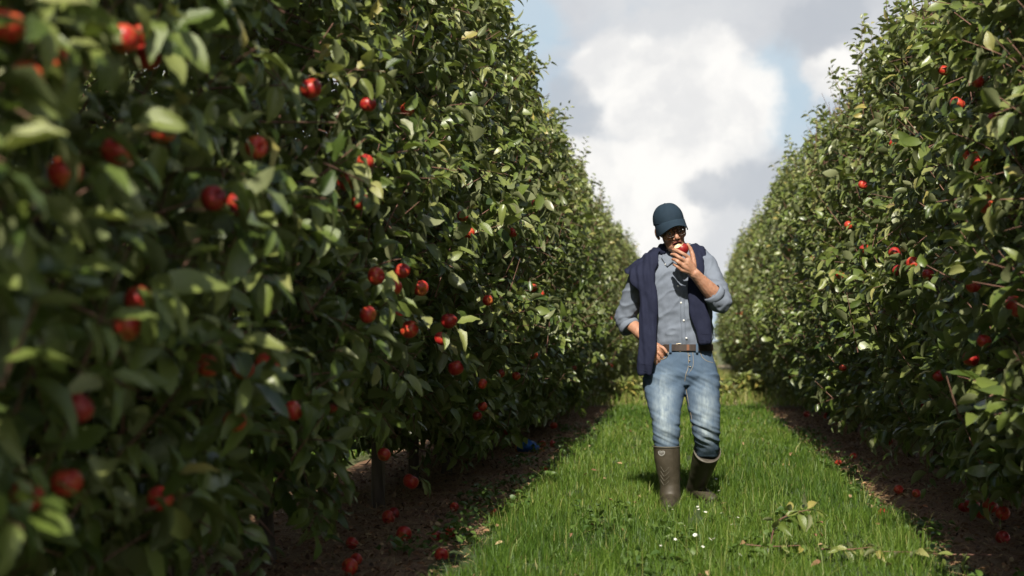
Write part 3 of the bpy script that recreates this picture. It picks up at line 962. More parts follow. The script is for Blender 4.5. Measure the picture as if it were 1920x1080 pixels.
# windfalls on the soil
GROUND_APPLES = [
 (757, 1000, 30, 'bright red fallen apple lying alone on the soil before the post'),
 (728, 968, 30, 'dull brown-red fallen apple close to the foot of the post'),
 (738, 962, 24, 'red fallen apple touching the dull one by the post'),
 (852, 950, 18, 'red fallen apple under hanging leaves beside the grass'),
 (928, 962, 18, 'red fallen apple in the weeds at the grass edge'),
 (846, 998, 22, 'dark red fallen apple near small clover leaves'),
 (818, 1005, 22, 'half-rotten fallen apple beside the clover leaves'),
 (828, 1040, 28, 'mottled fallen apple on the straw by the turf edge'),
 (656, 1062, 34, 'bright fallen apple behind the drooping blurred leaf'),
 (668, 1048, 24, 'small fallen apple behind the drooping blurred leaf'),
 (660, 1018, 26, 'brown fallen apple in the shade of the near left tree'),
 (1025, 880, 14, 'orange fallen apple at the grass edge past the blue bag'),
 (1017, 832, 13, 'fallen apple on the soil just beyond the blue bag'),
 (1036, 832, 13, 'pinkish fallen apple beside the soil path beyond the blue bag'),
 (1655, 962, 18, 'pale red fallen apple where the grass meets the right soil strip'),
 (1718, 925, 16, 'dull fallen apple in the shade under the right row'),
 (1685, 918, 18, 'rotten brown fallen apple under the right row'),
 (1572, 868, 13, 'red fallen apple under the gap of the right row'),
 (1600, 855, 13, 'red fallen apple in deep shade under the right row'),
 (1880, 1008, 26, 'dark fallen apple in shade at the right picture edge'),
]
for px, py, dpx, lab in GROUND_APPLES:
    p = on_ground(px, py + dpx * 0.45, 0.0)
    dia = min(0.08, max(0.055, dpx * p.y / F_PX))
    p.z = dia * 0.42
    put_apple(p, dia, lab, 'fallen apples on the soil', (random.uniform(0.6, 1.9), random.uniform(-.5, .5), random.uniform(0, 6.28)))
# next-row grass gets no fruit: it stays out of sight

# ------------------------------------------------------------------ small things on the ground
# daisies
Mp = Mat('daisy_petal'); Mp.set(Base_Color=(0.8, 0.8, 0.76), Roughness=0.6)
Md = Mat('daisy_disc'); Md.set(Base_Color=(0.6, 0.45, 0.05), Roughness=0.8)
Msg = Mat('flower_stalk'); Msg.set(Base_Color=(0.07, 0.14, 0.02), Roughness=0.6)
pv, pf = [], []
for k in range(12):
    a = k * 2 * math.pi / 12
    b = len(pv)
    for rr, w, z in ((0.003, 0.10, 0.0), (0.008, 0.22, 0.002), (0.0125, 0.10, 0.0005)):
        pv += [(rr * math.cos(a - w), rr * math.sin(a - w), z), (rr * math.cos(a + w), rr * math.sin(a + w), z)]
    pf += [(b, b + 1, b + 3, b + 2), (b + 2, b + 3, b + 5, b + 4)]
ME_PETALS = mesh_np('petals', pv, pf, Mp.m)
dv = [(0, 0, 0.004)] + [(0.0035 * math.cos(a), 0.0035 * math.sin(a), 0.001) for a in np.linspace(0, 6.28, 9)[:-1]]
ME_DISC = mesh_np('disc', dv, [(0, 1 + i, 1 + (i + 1) % 8) for i in range(8)], Md.m)
v, q = smooth_tube([(0, 0, -0.10), (0.006, 0.003, -0.05), (0, 0, 0)], [0.0012, 0.0011, 0.0014], 5, 3)
ME_STALK = mesh_np('stalk', v, [q], Msg.m)
for i, (px, py) in enumerate([(1343, 898), (1334, 910), (1348, 920), (1355, 932), (1261, 955), (1308, 950), (1323, 960), (1352, 962),
        (1372, 983), (1283, 985), (1266, 1011), (1332, 1011), (1338, 1010), (1239, 1023), (1322, 1048), (1388, 1040), (1303, 1003),
        (1318, 1025), (1290, 1030), (1310, 955), (1384, 970)]):
    p = on_ground(px, py, 0.10)
    d = link('daisy', None, None, p, (random.gauss(-0.3, .25), random.gauss(0, .25), random.uniform(0, 6)))
    d.scale = (random.uniform(0.5, 0.9),) * 3
    link('petals', ME_PETALS, d); link('disc', ME_DISC, d); link('stalk', ME_STALK, d)
    where = 'beside the rear boot' if py < 940 else ('around the toe of the front boot' if py < 975 else 'in the grass in front of the man')
    tag(d, 'small white daisy ' + where, 'flower', 'white daisies ' + where)

# pruned leafy shoots lying on the turf
def cut_branch(pts, n_leaves, label, lmin=0.06, lmax=0.10):
    t = link('cut_branch', None, None, pts[0])
    loc = [Vector(p) - Vector(pts[0]) for p in pts]
    v, q = smooth_tube(loc, list(np.linspace(0.004, 0.002, len(loc))), 6, 4)
    link('stem', mesh_np('stem', v, [q], M_TWIG), t)
    for j in range(n_leaves):
        f = (0.15 + 0.85 * j / max(1, n_leaves - 1)) * (len(loc) - 1)
        i = min(int(f), len(loc) - 2); p = loc[i].lerp(loc[i + 1], f - i)
        d = (loc[i + 1] - loc[i]).normalized()
        a = d * 0.5 + Vector((random.gauss(0, .8), random.gauss(0, .8), random.gauss(-0.15, .45)))
        put_leaf(t, p, a, Vector((random.gauss(0, .6), random.gauss(0, .6), 1)), random.uniform(lmin, lmax) * 0.85)
    tag(t, label, 'branch', 'pruned shoots on the turf')
def gp(px, py, z, d):
    p = at(px, py, d); p.z = max(p.z, 0.075); return p
cut_branch([gp(1445, 1020, 0, 6.55), gp(1456, 980, 0, 6.55), gp(1490, 962, 0, 6.6), gp(1525, 955, 0, 6.65)], 24, 'arched pruned shoot with curled leaves standing up from the grass')
cut_branch([gp(1540, 1050, 0, 6.5), gp(1590, 1035, 0, 6.5), gp(1640, 1025, 0, 6.55)], 20, 'dark withered leafy shoot lying flat in the grass', 0.045, 0.075)
cut_branch([gp(1860, 1040, 0, 6.4), gp(1780, 1046, 0, 6.4), gp(1700, 1050, 0, 6.45), gp(1640, 1058, 0, 6.45)], 20, 'long pale twig with leaves lying across the turf edge', 0.05, 0.09)
cut_branch([gp(1400, 1048, 0, 6.6), gp(1440, 1040, 0, 6.55), gp(1500, 1028, 0, 6.6)], 9, 'short leafy twig at the foot of the arched shoot', 0.04, 0.07)

# blue bag with orange ends on the soil
Mbl = Mat('blue_fabric'); bn = Mbl.noise(40, 3)
Mbl.set(Base_Color=Mbl.ramp(bn, [(0.3, (0.010, 0.075, 0.30)), (0.7, (0.02, 0.13, 0.42))]), Roughness=0.6).bump(Mbl.noise(9, 4), 0.6, 0.03)
Mor = Mat('orange_trim'); Mor.set(Base_Color=(0.45, 0.20, 0.05), Roughness=0.7)
bp = on_ground(992, 848, 0.0)
t = link('blue_bag', None, None, bp, (0, 0, -0.25))
V, Fc = [], []
prof = [(-0.105, 0.045, 0.05), (-0.095, 0.06, 0.062), (-0.05, 0.07, 0.068), (0.0, 0.072, 0.058), (0.05, 0.065, 0.046), (0.085, 0.05, 0.032), (0.105, 0.035, 0.018)]
k = 18
for x, w, h in prof:
    for j in range(k):
        a = 2 * math.pi * j / k
        r = 1 + 0.12 * mnoise.noise(Vector((x * 18, math.cos(a) * 1.6, math.sin(a) * 1.6)))
        V.append((x, w * math.cos(a) * r, max(0.004, h + h * math.sin(a) * r)))
for i in range(len(prof) - 1):
    for j in range(k):
        Fc.append((i * k + j, i * k + (j + 1) % k, (i + 1) * k + (j + 1) % k, (i + 1) * k + j))
Fc += [tuple(reversed(range(k))), tuple((len(prof) - 1) * k + j for j in range(k))]
link('sack', mesh_np('sack', V, Fc, Mbl.m), t)
for i in (0, 6):
    x, w, h = prof[i]
    ring = [(x + (0.004 if i else -0.004), w * 1.05 * math.cos(a), max(0.008, h + h * 1.05 * math.sin(a))) for a in np.linspace(0, 6.283, 15)]
    v, q = smooth_tube(ring, [0.007] * 15, 6, 2)
    link('trim', mesh_np('trim', v, [q], Mor.m), t)
v, q = smooth_tube([(0.10, 0.0, 0.03), (0.135, -0.01, 0.035), (0.15, -0.02, 0.012)], [0.01, 0.009, 0.006], 6, 3)
link('strap', mesh_np('strap', v, [q], Mor.m), t)
tag(t, 'blue fabric bag with orange ends lying under the left row', 'bag')
# ------------------------------------------------------------------ the man
D0 = 8.5
ROOT = Vector((0.0, D0, 0.0))
def P(px, py, y=0.0):
    """point in the man's own frame from where the photograph shows it, y metres behind his front foot"""
    return at(px, py, D0 + y) - ROOT
S_ = D0 / F_PX                                  # metres per photograph pixel at the man

def ring_loft(rings, n=28, e=2.0):
    """rings: (centre, half-width vec, half-depth vec[, exponent]) -> closed solid"""
    V, Fc = [], []
    for r in rings:
        c, u, w = r[0], r[1], r[2]
        ex = r[3] if len(r) > 3 else e
        for j in range(n):
            a = 2 * math.pi * j / n
            ca, sa = math.cos(a), math.sin(a)
            V.append(Vector(c) + Vector(u) * math.copysign(abs(ca) ** (2 / ex), ca) + Vector(w) * math.copysign(abs(sa) ** (2 / ex), sa))
    for i in range(len(rings) - 1):
        for j in range(n):
            Fc.append((i * n + j, i * n + (j + 1) % n, (i + 1) * n + (j + 1) % n, (i + 1) * n + j))
    Fc.append(tuple(reversed(range(n))))
    Fc.append(tuple((len(rings) - 1) * n + j for j in range(n)))
    return V, Fc

def limb(pts, rad, k=16, sub=5, flat=None):
    """closed curved limb; rad entries are a radius or (r_across, r_other) with 'across' along flat"""
    pts = [Vector(p) for p in pts]
    rad = [r if isinstance(r, tuple) else (r, r) for r in rad]
    Ps, Rs = [], []
    for i in range(len(pts) - 1):
        a, b = pts[max(i - 1, 0)], pts[i]
        c, d = pts[i + 1], pts[min(i + 2, len(pts) - 1)]
        for s in range(sub):
            t = s / sub
            Ps.append(0.5 * ((2 * b) + (c - a) * t + (2 * a - 5 * b + 4 * c - d) * t * t + (3 * b - a - 3 * c + d) * t ** 3))
            ts = t * t * (3 - 2 * t)
            Rs.append((rad[i][0] * (1 - ts) + rad[i + 1][0] * ts, rad[i][1] * (1 - ts) + rad[i + 1][1] * ts))
    Ps.append(pts[-1]); Rs.append(rad[-1])
    V, Fc = [], []
    n = len(Ps)
    u = Vector(flat) if flat else Vector((1, 0.01, 0.02))
    first = True
    for i in range(n):
        T = (Ps[min(i + 1, n - 1)] - Ps[max(i - 1, 0)]).normalized()
        if flat: u = Vector(flat)
        u = (u - T * u.dot(T))
        if u.length < 1e-4: u = T.orthogonal()
        u.normalize(); w = T.cross(u)
        steps = [(0.0, 1.0)]
        if i == 0: steps = [(-0.75, 0.55), (0.0, 1.0)]
        if i == n - 1: steps = [(0.0, 1.0), (0.75, 0.55)]
        for off_, sc in steps:
            for j in range(k):
                a = 2 * math.pi * j / k
                V.append(Ps[i] + T * off_ * min(Rs[i]) + u * Rs[i][0] * sc * math.cos(a) + w * Rs[i][1] * sc * math.sin(a))
    m = len(V) // k
    for i in range(m - 1):
        for j in range(k):
            Fc.append((i * k + j, i * k + (j + 1) % k, (i + 1) * k + (j + 1) % k, (i + 1) * k + j))
    Fc.append(tuple(reversed(range(k)))); Fc.append(tuple((m - 1) * k + j for j in range(k)))
    return V, Fc

def ball(c, r, rot=None, n=18):
    V, Fc = [], []
    r = Vector(r) if not isinstance(r, (int, float)) else Vector((r, r, r))
    Rm = rot or Matrix.Identity(3)
    nv = n // 2 + 2
    for i in range(nv + 1):
        th = math.pi * (i + 0.001) / (nv + 0.002)
        for j in range(n):
            a = 2 * math.pi * j / n
            V.append(Vector(c) + Rm @ Vector((r.x * math.sin(th) * math.cos(a), r.y * math.sin(th) * math.sin(a), r.z * math.cos(th))))
    for i in range(nv):
        for j in range(n):
            Fc.append((i * n + j, (i + 1) * n + j, (i + 1) * n + (j + 1) % n, i * n + (j + 1) % n))
    Fc.append(tuple(range(n))); Fc.append(tuple(reversed([nv * n + j for j in range(n)])))
    return V, Fc

def merged(name, solids, voxel, mat, parent, smooth_n=6, fac=0.5, disp=None, xf=None):
    """one continuous surface grown from overlapping solids"""
    bm = bmesh.new()
    for V, Fc in solids:
        vs_ = [bm.verts.new(xf @ Vector(v) if xf else v) for v in V]
        for f in Fc: bm.faces.new([vs_[i] for i in f])
    bmesh.ops.recalc_face_normals(bm, faces=bm.faces)
    me = bpy.data.meshes.new(name); bm.to_mesh(me); bm.free()
    tmp = link('tmp', me)
    rm = tmp.modifiers.new('r', 'REMESH'); rm.mode = 'VOXEL'; rm.voxel_size = voxel; rm.use_smooth_shade = True
    sm = tmp.modifiers.new('s', 'SMOOTH'); sm.factor = fac; sm.iterations = smooth_n
    dg = bpy.context.evaluated_depsgraph_get()
    out = bpy.data.meshes.new_from_object(tmp.evaluated_get(dg))
    bpy.data.objects.remove(tmp); bpy.data.meshes.remove(me)
    out.name = name
    if disp:
        nv = len(out.vertices)
        co = np.empty(nv * 3, np.float32); out.vertices.foreach_get('co', co); co = co.reshape(-1, 3)
        no = np.array([v.normal[:] for v in out.vertices])
        dd = np.array([disp(Vector(c), Vector(m)) for c, m in zip(co, no)])
        co = co + no * dd[:, None]
        out.vertices.foreach_set('co', co.astype(np.float32).ravel())
        out.update()
    out.materials.clear(); out.materials.append(mat)
    out.polygons.foreach_set('use_smooth', np.ones(len(out.polygons), bool))
    return link(name, out, parent)

def part(name, V, Fc, mat, parent, smooth=True):
    return link(name, mesh_np(name, V, Fc, mat, smooth), parent)

# materials
def cloth(name, c0, c1, scale, weave=900, rough=0.85, bump=0.25):
    M = Mat(name)
    n = M.noise(scale, 5, 0.6); w = M.noise(weave, 1)
    c = M.ramp(n, [(0.3, c0), (0.7, c1)])
    c = M.mix(M.rng(w, 0.35, 0.65, 0, 0.3), c, tuple(x * 1.35 for x in c1))
    M.set(Base_Color=c, Roughness=rough)
    M.b.inputs['Specular IOR Level'].default_value = 0.2
    M.bump(w, bump, 0.002)
    return M
M_SHIRT = cloth('chambray', (0.125, 0.145, 0.185), (0.165, 0.190, 0.235), 10).m
M_KNIT = cloth('navy_knit', (0.009, 0.011, 0.026), (0.015, 0.018, 0.040), 14, 500).m
M_CAP = cloth('teal_twill', (0.012, 0.023, 0.038), (0.018, 0.033, 0.050), 20, 700).m
Mj = cloth('faded_denim', (0.048, 0.080, 0.132), (0.078, 0.118, 0.175), 9, 800)
jc = Mj.b.inputs['Base Color'].links[0].from_socket
fade = Mj.attr('fade')
fn = Mj.noise(45, 4, 0.6, (1, 1, 0.35))
jc = Mj.mix(Mj.math('MULTIPLY', fade, Mj.rng(fn, 0.3, 0.7, 0.25, 1.0)), jc, (0.36, 0.42, 0.44))
Mj.set(Base_Color=jc)
M_DENIM = Mj.m
Mr = Mat('olive_rubber')
rn = Mr.noise(11, 5, 0.6)
Mr.set(Base_Color=Mr.ramp(rn, [(0.3, (0.032, 0.026, 0.017)), (0.7, (0.058, 0.047, 0.031))]), Roughness=Mr.rng(rn, 0.3, 0.7, 0.42, 0.62))
Mr.bump(Mr.noise(60, 3), 0.15, 0.004)
M_RUBBER = Mr.m
Mr2 = Mat('worn_rubber'); Mr2.set(Base_Color=(0.085, 0.075, 0.055), Roughness=0.6); M_RUBBER2 = Mr2.m
Mr3 = Mat('dark_sole'); Mr3.set(Base_Color=(0.022, 0.02, 0.017), Roughness=0.7); M_SOLE = Mr3.m
Msk = Mat('tanned_skin')
sn = Msk.noise(30, 4, 0.6); sn2 = Msk.noise(220, 2)
Msk.set(Base_Color=Msk.mix(Msk.rng(sn2, 0.6, 0.75, 0, 0.3), Msk.ramp(sn, [(0.3, (0.34, 0.165, 0.10)), (0.7, (0.46, 0.25, 0.165))]), (0.28, 0.10, 0.06)), Roughness=0.5)
Msk.b.inputs['Subsurface Weight'].default_value = 0.12
Msk.b.inputs['Subsurface Radius'].default_value = (0.01, 0.004, 0.002)
Msk.bump(sn2, 0.25, 0.002)
M_SKIN = Msk.m
Mhr = Mat('grey_hair'); Mhr.set(Base_Color=Mhr.ramp(Mhr.noise(90, 3, 0.6, (1, 1, 0.2)), [(0.3, (0.10, 0.085, 0.07)), (0.7, (0.30, 0.27, 0.24))]), Roughness=0.7); M_HAIR = Mhr.m
Mlt = Mat('brown_leather'); Mlt.set(Base_Color=Mlt.ramp(Mlt.noise(40, 4), [(0.3, (0.022, 0.014, 0.010)), (0.7, (0.04, 0.024, 0.016))]), Roughness=0.5); M_LEATHER = Mlt.m
Mln = Mat('tan_leather'); Mln.set(Base_Color=(0.16, 0.06, 0.025), Roughness=0.5); M_TAN = Mln.m
Mmt = Mat('belt_metal'); Mmt.set(Base_Color=(0.30, 0.25, 0.18), Metallic=1.0, Roughness=0.35); M_METAL = Mmt.m
Mbt = Mat('shirt_button'); Mbt.set(Base_Color=(0.62, 0.62, 0.6), Roughness=0.35); M_BUTTON = Mbt.m
Mfr = Mat('spectacle_frame'); Mfr.set(Base_Color=(0.03, 0.018, 0.012), Roughness=0.3); M_FRAME = Mfr.m
Mey = Mat('eyeball'); Mey.set(Base_Color=(0.36, 0.30, 0.26), Roughness=0.2); M_EYE = Mey.m  # eye colour darkened to stand in for the shadow over the face
Mlp = Mat('lip_skin'); Mlp.set(Base_Color=(0.24, 0.075, 0.055), Roughness=0.5); M_LIP = Mlp.m
Mmo = Mat('mouth_inside'); Mmo.set(Base_Color=(0.05, 0.012, 0.01), Roughness=0.5); M_MOUTH = Mmo.m
Mth = Mat('stitching'); Mth.set(Base_Color=(0.30, 0.25, 0.17), Roughness=0.8); M_STITCH = Mth.m
Mgl = Mat('spectacle_glass')
_tr = Mgl.n.new('ShaderNodeBsdfTransparent'); _gl = Mgl.n.new('ShaderNodeBsdfGlossy'); _gl.inputs['Roughness'].default_value = 0.02
_fr = Mgl.n.new('ShaderNodeFresnel'); _mx = Mgl.n.new('ShaderNodeMixShader')
Mgl.l.new(_fr.outputs[0], _mx.inputs[0]); Mgl.l.new(_tr.outputs[0], _mx.inputs[1]); Mgl.l.new(_gl.outputs[0], _mx.inputs[2])
Mgl.l.new(_mx.outputs[0], Mgl.out.inputs[0]); M_GLASS = Mgl.m

man = link('person', None, None, ROOT)
tag(man, 'person in dark cap, blue shirt, jeans and rubber boots biting a red apple', 'person')

X, Y, Z = Vector((1, 0, 0)), Vector((0, 1, 0)), Vector((0, 0, 1))
# --- joints
HEAD_C = P(1258, 431, 0.02)
HM = Matrix.Translation(HEAD_C) @ Matrix.Rotation(math.radians(-14), 4, 'Y') @ Matrix.Rotation(math.radians(12), 4, 'Z') @ Matrix.Rotation(math.radians(9), 4, 'X') @ Matrix.Scale(1.09, 4)
SHO_L, ELB_L, WRI_L = P(1201, 515, 0.10), P(1173, 597, 0.19), P(1224, 647, 0.035)
SHO_R, ELB_R, WRI_R = P(1322, 494, 0.08), P(1352, 566, -0.04), P(1300, 511, -0.16)
HIP_L, KNE_L, ANK_L = P(1246, 712, 0.11), P(1249, 790, 0.015), P(1256, 915, 0.05)
HIP_R, KNE_R, ANK_R = P(1314, 712, 0.13), P(1324, 795, 0.10), P(1306, 905, 0.46)

# --- body (skin): head, neck, trunk, arms and legs in one surface
hs = []                                   # head in its own frame, facing -y
hs.append(ball((0, 0.010, 0.035), (0.074, 0.094, 0.090)))
hs.append(ball((0, -0.018, -0.035), (0.060, 0.070, 0.078)))
hs.append(ball((0, -0.054, -0.108), (0.034, 0.030, 0.026)))           # chin
hs.append(ball((0, -0.030, -0.082), (0.054, 0.052, 0.042)))           # jaw
for s in (-1, 1):
    hs.append(ball((s * 0.040, -0.058, -0.030), (0.025, 0.024, 0.023)))  # cheekbone
    hs.append(ball((s * 0.030, -0.078, 0.013), (0.026, 0.014, 0.010)))   # brow
    hs.append(ball((s * 0.012, -0.090, -0.046), (0.010, 0.012, 0.008)))  # nostril
    er = Matrix.Rotation(s * -0.35, 3, 'Z')
    hs.append(ball((s * 0.078, 0.012, -0.002), (0.0080, 0.019, 0.030), er))
    hs.append(ball((s * 0.075, 0.008, -0.028), (0.007, 0.011, 0.013), er))
hs.append(limb([(0, -0.082, 0.012), (0, -0.095, -0.016), (0, -0.107, -0.041)], [(0.008, 0.012), (0.010, 0.013), (0.013, 0.012)], 12, 4, (1, 0, 0)))
hs.append(ball((0, -0.078, -0.061), (0.025, 0.016, 0.009)))           # upper lip
hs.append(ball((0, -0.070, -0.093), (0.023, 0.016, 0.009)))           # lower lip, jaw dropped
head = [([HM @ Vector(v) for v in V], F) for V, F in hs]
NECK = limb([HM @ Vector((0, 0.02, -0.06)), P(1268, 478, 0.09), P(1272, 495, 0.11)], [0.052, 0.056, 0.07], 18, 4)
trunk = ring_loft([(P(1281, 700, 0.12), X * 0.15, Y * 0.10), (P(1281, 640, 0.12), X * 0.145, Y * 0.095), (P(1272, 560, 0.11), X * 0.16, Y * 0.10),
                   (P(1268, 500, 0.10), X * 0.17, Y * 0.10), (P(1268, 482, 0.10), X * 0.13, Y * 0.08)])
body = head + [NECK, trunk,
    limb([SHO_L, SHO_L.lerp(ELB_L, .5), ELB_L, ELB_L.lerp(WRI_L, .35), WRI_L], [.048, .046, .042, .040, (.029, .023)], 14, 5),
    limb([SHO_R, SHO_R.lerp(ELB_R, .5), ELB_R + Vector((.004, 0, .01)), ELB_R.lerp(WRI_R, .35), WRI_R.lerp(ELB_R, .12), WRI_R], [.048, .047, .047, .049, (.036, .031), (.034, .029)], 14, 5),
    limb([HIP_L, HIP_L.lerp(KNE_L, .5), KNE_L, ANK_L], [.07, .058, .045, .036], 14, 4), limb([HIP_R, HIP_R.lerp(KNE_R, .5), KNE_R, ANK_R], [.07, .058, .045, .036], 14, 4)]
# his left hand, closed on the apple at the mouth
K = [P(1290, 482, -.190), P(1284, 489, -.203), P(1279, 497, -.203), P(1276, 505, -.190)]
for kk, r in zip(K, (.0140, .0145, .0140, .0125)):
    body.append(limb([WRI_R, WRI_R.lerp(kk, .55) + Vector((0, -.006, 0)), kk], [.019, .0165, r], 10, 4))
body.append(limb([WRI_R, WRI_R.lerp(K[1], .5), WRI_R.lerp(K[1], .9)], [(.031, .023), (.039, .020), (.035, .016)], 12, 4, (K[0] - K[3]).normalized()))
FING = [[K[0], P(1279, 475, -.212), P(1270, 470, -.200), P(1262, 468, -.172)],
        [K[1], P(1274, 483, -.222), P(1266, 478, -.205), P(1259, 477, -.175)],
        [K[2], P(1271, 491, -.217), P(1266, 487, -.200), P(1261, 486, -.172)],
        [K[3], P(1270, 500, -.203), P(1266, 497, -.188), P(1263, 496, -.165)]]
for f, r in zip(FING, (.0110, .0114, .0108, .0094)):
    body.append(limb(f, [r * 1.15, r * 1.04, r, r * .85], 10, 5))
body.append(limb([P(1301, 500, -.145), P(1299, 481, -.142), P(1295, 468, -.140), P(1289, 458, -.142)], [.018, .0150, .0120, .0095], 10, 5))
# his right hand, slipped into the front pocket
HP = [P(1230, 655, -.028), P(1236, 660, -.030), P(1241, 664, -.030)]
body.append(limb([WRI_L, P(1232, 655, .012), P(1239, 668, .03)], [(.026, .02), (.036, .017), (.034, .013)], 12, 4, Vector((.75, -.2, .62))))
for q_, (dx, dy) in enumerate(((1248, 655), (1243, 662), (1237, 667), (1231, 670))):
    a0 = P(dx - 9, dy - 2, .004)
    body.append(limb([a0, P(dx - 2, dy + 7, .012), P(dx + 2, dy + 22, .065)], [.0105, .0098, .008], 10, 4))
body.append(limb([P(1234, 648, .012), P(1244, 653, -.008), P(1250, 661, -.012)], [.0125, .0105, .0085], 10, 4))
def skin_disp(p, n):
    return 0.0009 * mnoise.noise(p * 90)
merged('body', body, 0.0032, M_SKIN, man, 4, 0.5, skin_disp)

# --- face pieces
def hv(*a): return HM @ Vector(a)
for s in (-1, 1):
    V, F = ball((s * 0.030, -0.0735, -0.012), 0.0112, None, 14)
    e_ = part('eye', [HM @ v for v in V], F, M_EYE, man)
    V, F = ball((s * 0.030, -0.0825, -0.0155), (0.0055, 0.0035, 0.0055), None, 10)
    part('iris', [HM @ v for v in V], F, M_FRAME, e_)
    V, F = limb([(s * 0.012, -0.090, 0.009), (s * 0.030, -0.093, 0.016), (s * 0.048, -0.080, 0.011)], [.003, .0045, .002], 8, 4)
    part('eyebrow', [HM @ v for v in V], F, M_HAIR, man)
V, F = ball((0, -0.080, -0.076), (0.020, 0.010, 0.014), None, 14)
part('mouth', [HM @ v for v in V], F, M_MOUTH, man)
V, F = limb([(-0.025, -0.078, -0.072), (-0.008, -0.094, -0.064), (0.008, -0.094, -0.064), (0.025, -0.078, -0.072)], [.003, .0045, .0045, .003], 8, 4)
part('upper_lip', [HM @ v for v in V], F, M_LIP, man)
V, F = limb([(-0.023, -0.074, -0.078), (-0.008, -0.087, -0.091), (0.008, -0.087, -0.091), (0.023, -0.074, -0.078)], [.003, .005, .005, .003], 8, 4)
part('lower_lip', [HM @ v for v in V], F, M_LIP, man)
# hair at temples and nape
hh = [ball((0, 0.040, 0.010), (0.074, 0.070, 0.060))]
for s in (-1, 1): hh.append(ball((s * 0.068, -0.018, 0.018), (0.010, 0.022, 0.030)))
merged('hair', [([HM @ Vector(v) for v in V], F) for V, F in hh], 0.005, M_HAIR, man, 3, 0.5, lambda p, n: 0.002 * mnoise.noise(p * 160))
# glasses
gl = link('glasses', None, man)
for s in (-1, 1):
    c = Vector((s * 0.0315, -0.105, -0.012))
    ring = [HM @ (c + Vector((0.0235 * math.cos(a), 0.004 * abs(math.cos(a)) , 0.0205 * math.sin(a)))) for a in np.linspace(0, 2 * math.pi, 21)]
    v, q = smooth_tube(ring, [0.0023] * 21, 7, 2); part('rim', v, [q], M_FRAME, gl)
    V = [HM @ (c + Vector((0, 0.001, 0)))] + [HM @ (c + Vector((0.0225 * math.cos(a), 0.003, 0.0195 * math.sin(a)))) for a in np.linspace(0, 2 * math.pi, 21)[:-1]]
    part('lens', V, [(0, 1 + i, 1 + (i + 1) % 20) for i in range(20)], M_GLASS, gl)
    v, q = smooth_tube([hv(s * 0.055, -0.100, -0.006), hv(s * 0.072, -0.06, 0.002), hv(s * 0.080, 0.0, 0.012), hv(s * 0.079, 0.02, 0.0)], [.0018] * 4, 6, 4)
    part('temple', v, [q], M_FRAME, gl)
v, q = smooth_tube([hv(-0.009, -0.106, -0.009), hv(0, -0.110, -0.005), hv(0.009, -0.106, -0.009)], [.0017] * 3, 6, 4)
part('bridge', v, [q], M_FRAME, gl)

# --- cap
cap = link('cap', None, man)
V, Fc = [], []
nj, ni = 48, 14
for i in range(ni + 1):
    t = i / ni
    th = t * math.pi / 2
    for j in range(nj):
        a = 2 * math.pi * j / nj
        seam = 1 - 0.012 * math.exp(-((((a / (math.pi / 3)) % 1.0) - 0.5) / 0.07) ** 2)
        r = math.cos(th) ** 0.80 * seam
        r *= 0.985 + 0.015 * min(1.0, t / 0.22)
        x = 0.0855 * r * math.cos(a); y = 0.012 + 0.107 * r * math.sin(a)
        z = 0.046 + 0.102 * math.sin(th) ** 0.95 - (0.018 * (1 - t) if math.sin(a) > 0 else 0) * math.sin(a)
        wr = 0.0022 * mnoise.noise(Vector((x * 45, y * 45, z * 30)))
        V.append(HM @ Vector((x * (1 + wr * 9), y * (1 + wr * 9), z)))
for i in range(ni):
    for j in range(nj):
        Fc.append((i * nj + j, i * nj + (j + 1) % nj, (i + 1) * nj + (j + 1) % nj, (i + 1) * nj + j))
Fc.append(tuple(ni * nj + j for j in range(nj)))
part('dome', V, Fc, M_CAP, cap)
V, F = ball((0, 0.012, 0.146), (0.007, 0.007, 0.004), None, 12)
part('button', [HM @ v for v in V], F, M_CAP, cap)
V, Fc = [], []
nb, nr = 25, 7
for lay in (0, 1):
    for i in range(nr + 1):
        t = i / nr
        for j in range(nb):
            a = math.pi * (1.05 + (j / (nb - 1)) * 0.90)
            bx, by = 0.0862 * math.cos(a), 0.012 + 0.1085 * math.sin(a)
            reach = 0.054 * max(0.0, (abs(math.sin(a)) - 0.25) / 0.75) ** 0.5
            x = bx * (1 + 0.06 * t * abs(math.sin(a))); y = by - reach * t
            z = 0.058 - 0.030 * t - 0.046 * (x / 0.086) ** 2 * (0.35 + 0.65 * t) - 0.003 * lay
            V.append(HM @ Vector((x, y, z)))
N1 = (nr + 1) * nb
for i in range(nr):
    for j in range(nb - 1):
        a = i * nb + j
        Fc.append((a, a + 1, a + nb + 1, a + nb)); Fc.append((N1 + a, N1 + a + nb, N1 + a + nb + 1, N1 + a + 1))
for j in range(nb - 1):
    a = nr * nb + j
    Fc.append((a, a + 1, N1 + a + 1, N1 + a))
part('brim', V, Fc, M_CAP, cap)
ring = [hv(0.0835 * math.cos(a), 0.012 + 0.1045 * math.sin(a), 0.051 - (0.018 * math.sin(a) if math.sin(a) > 0 else 0)) for a in np.linspace(0, 2 * math.pi, 41)]
v, q = smooth_tube(ring, [0.0020] * 41, 6, 1)
part('seam', v, [q], M_CAP, cap)

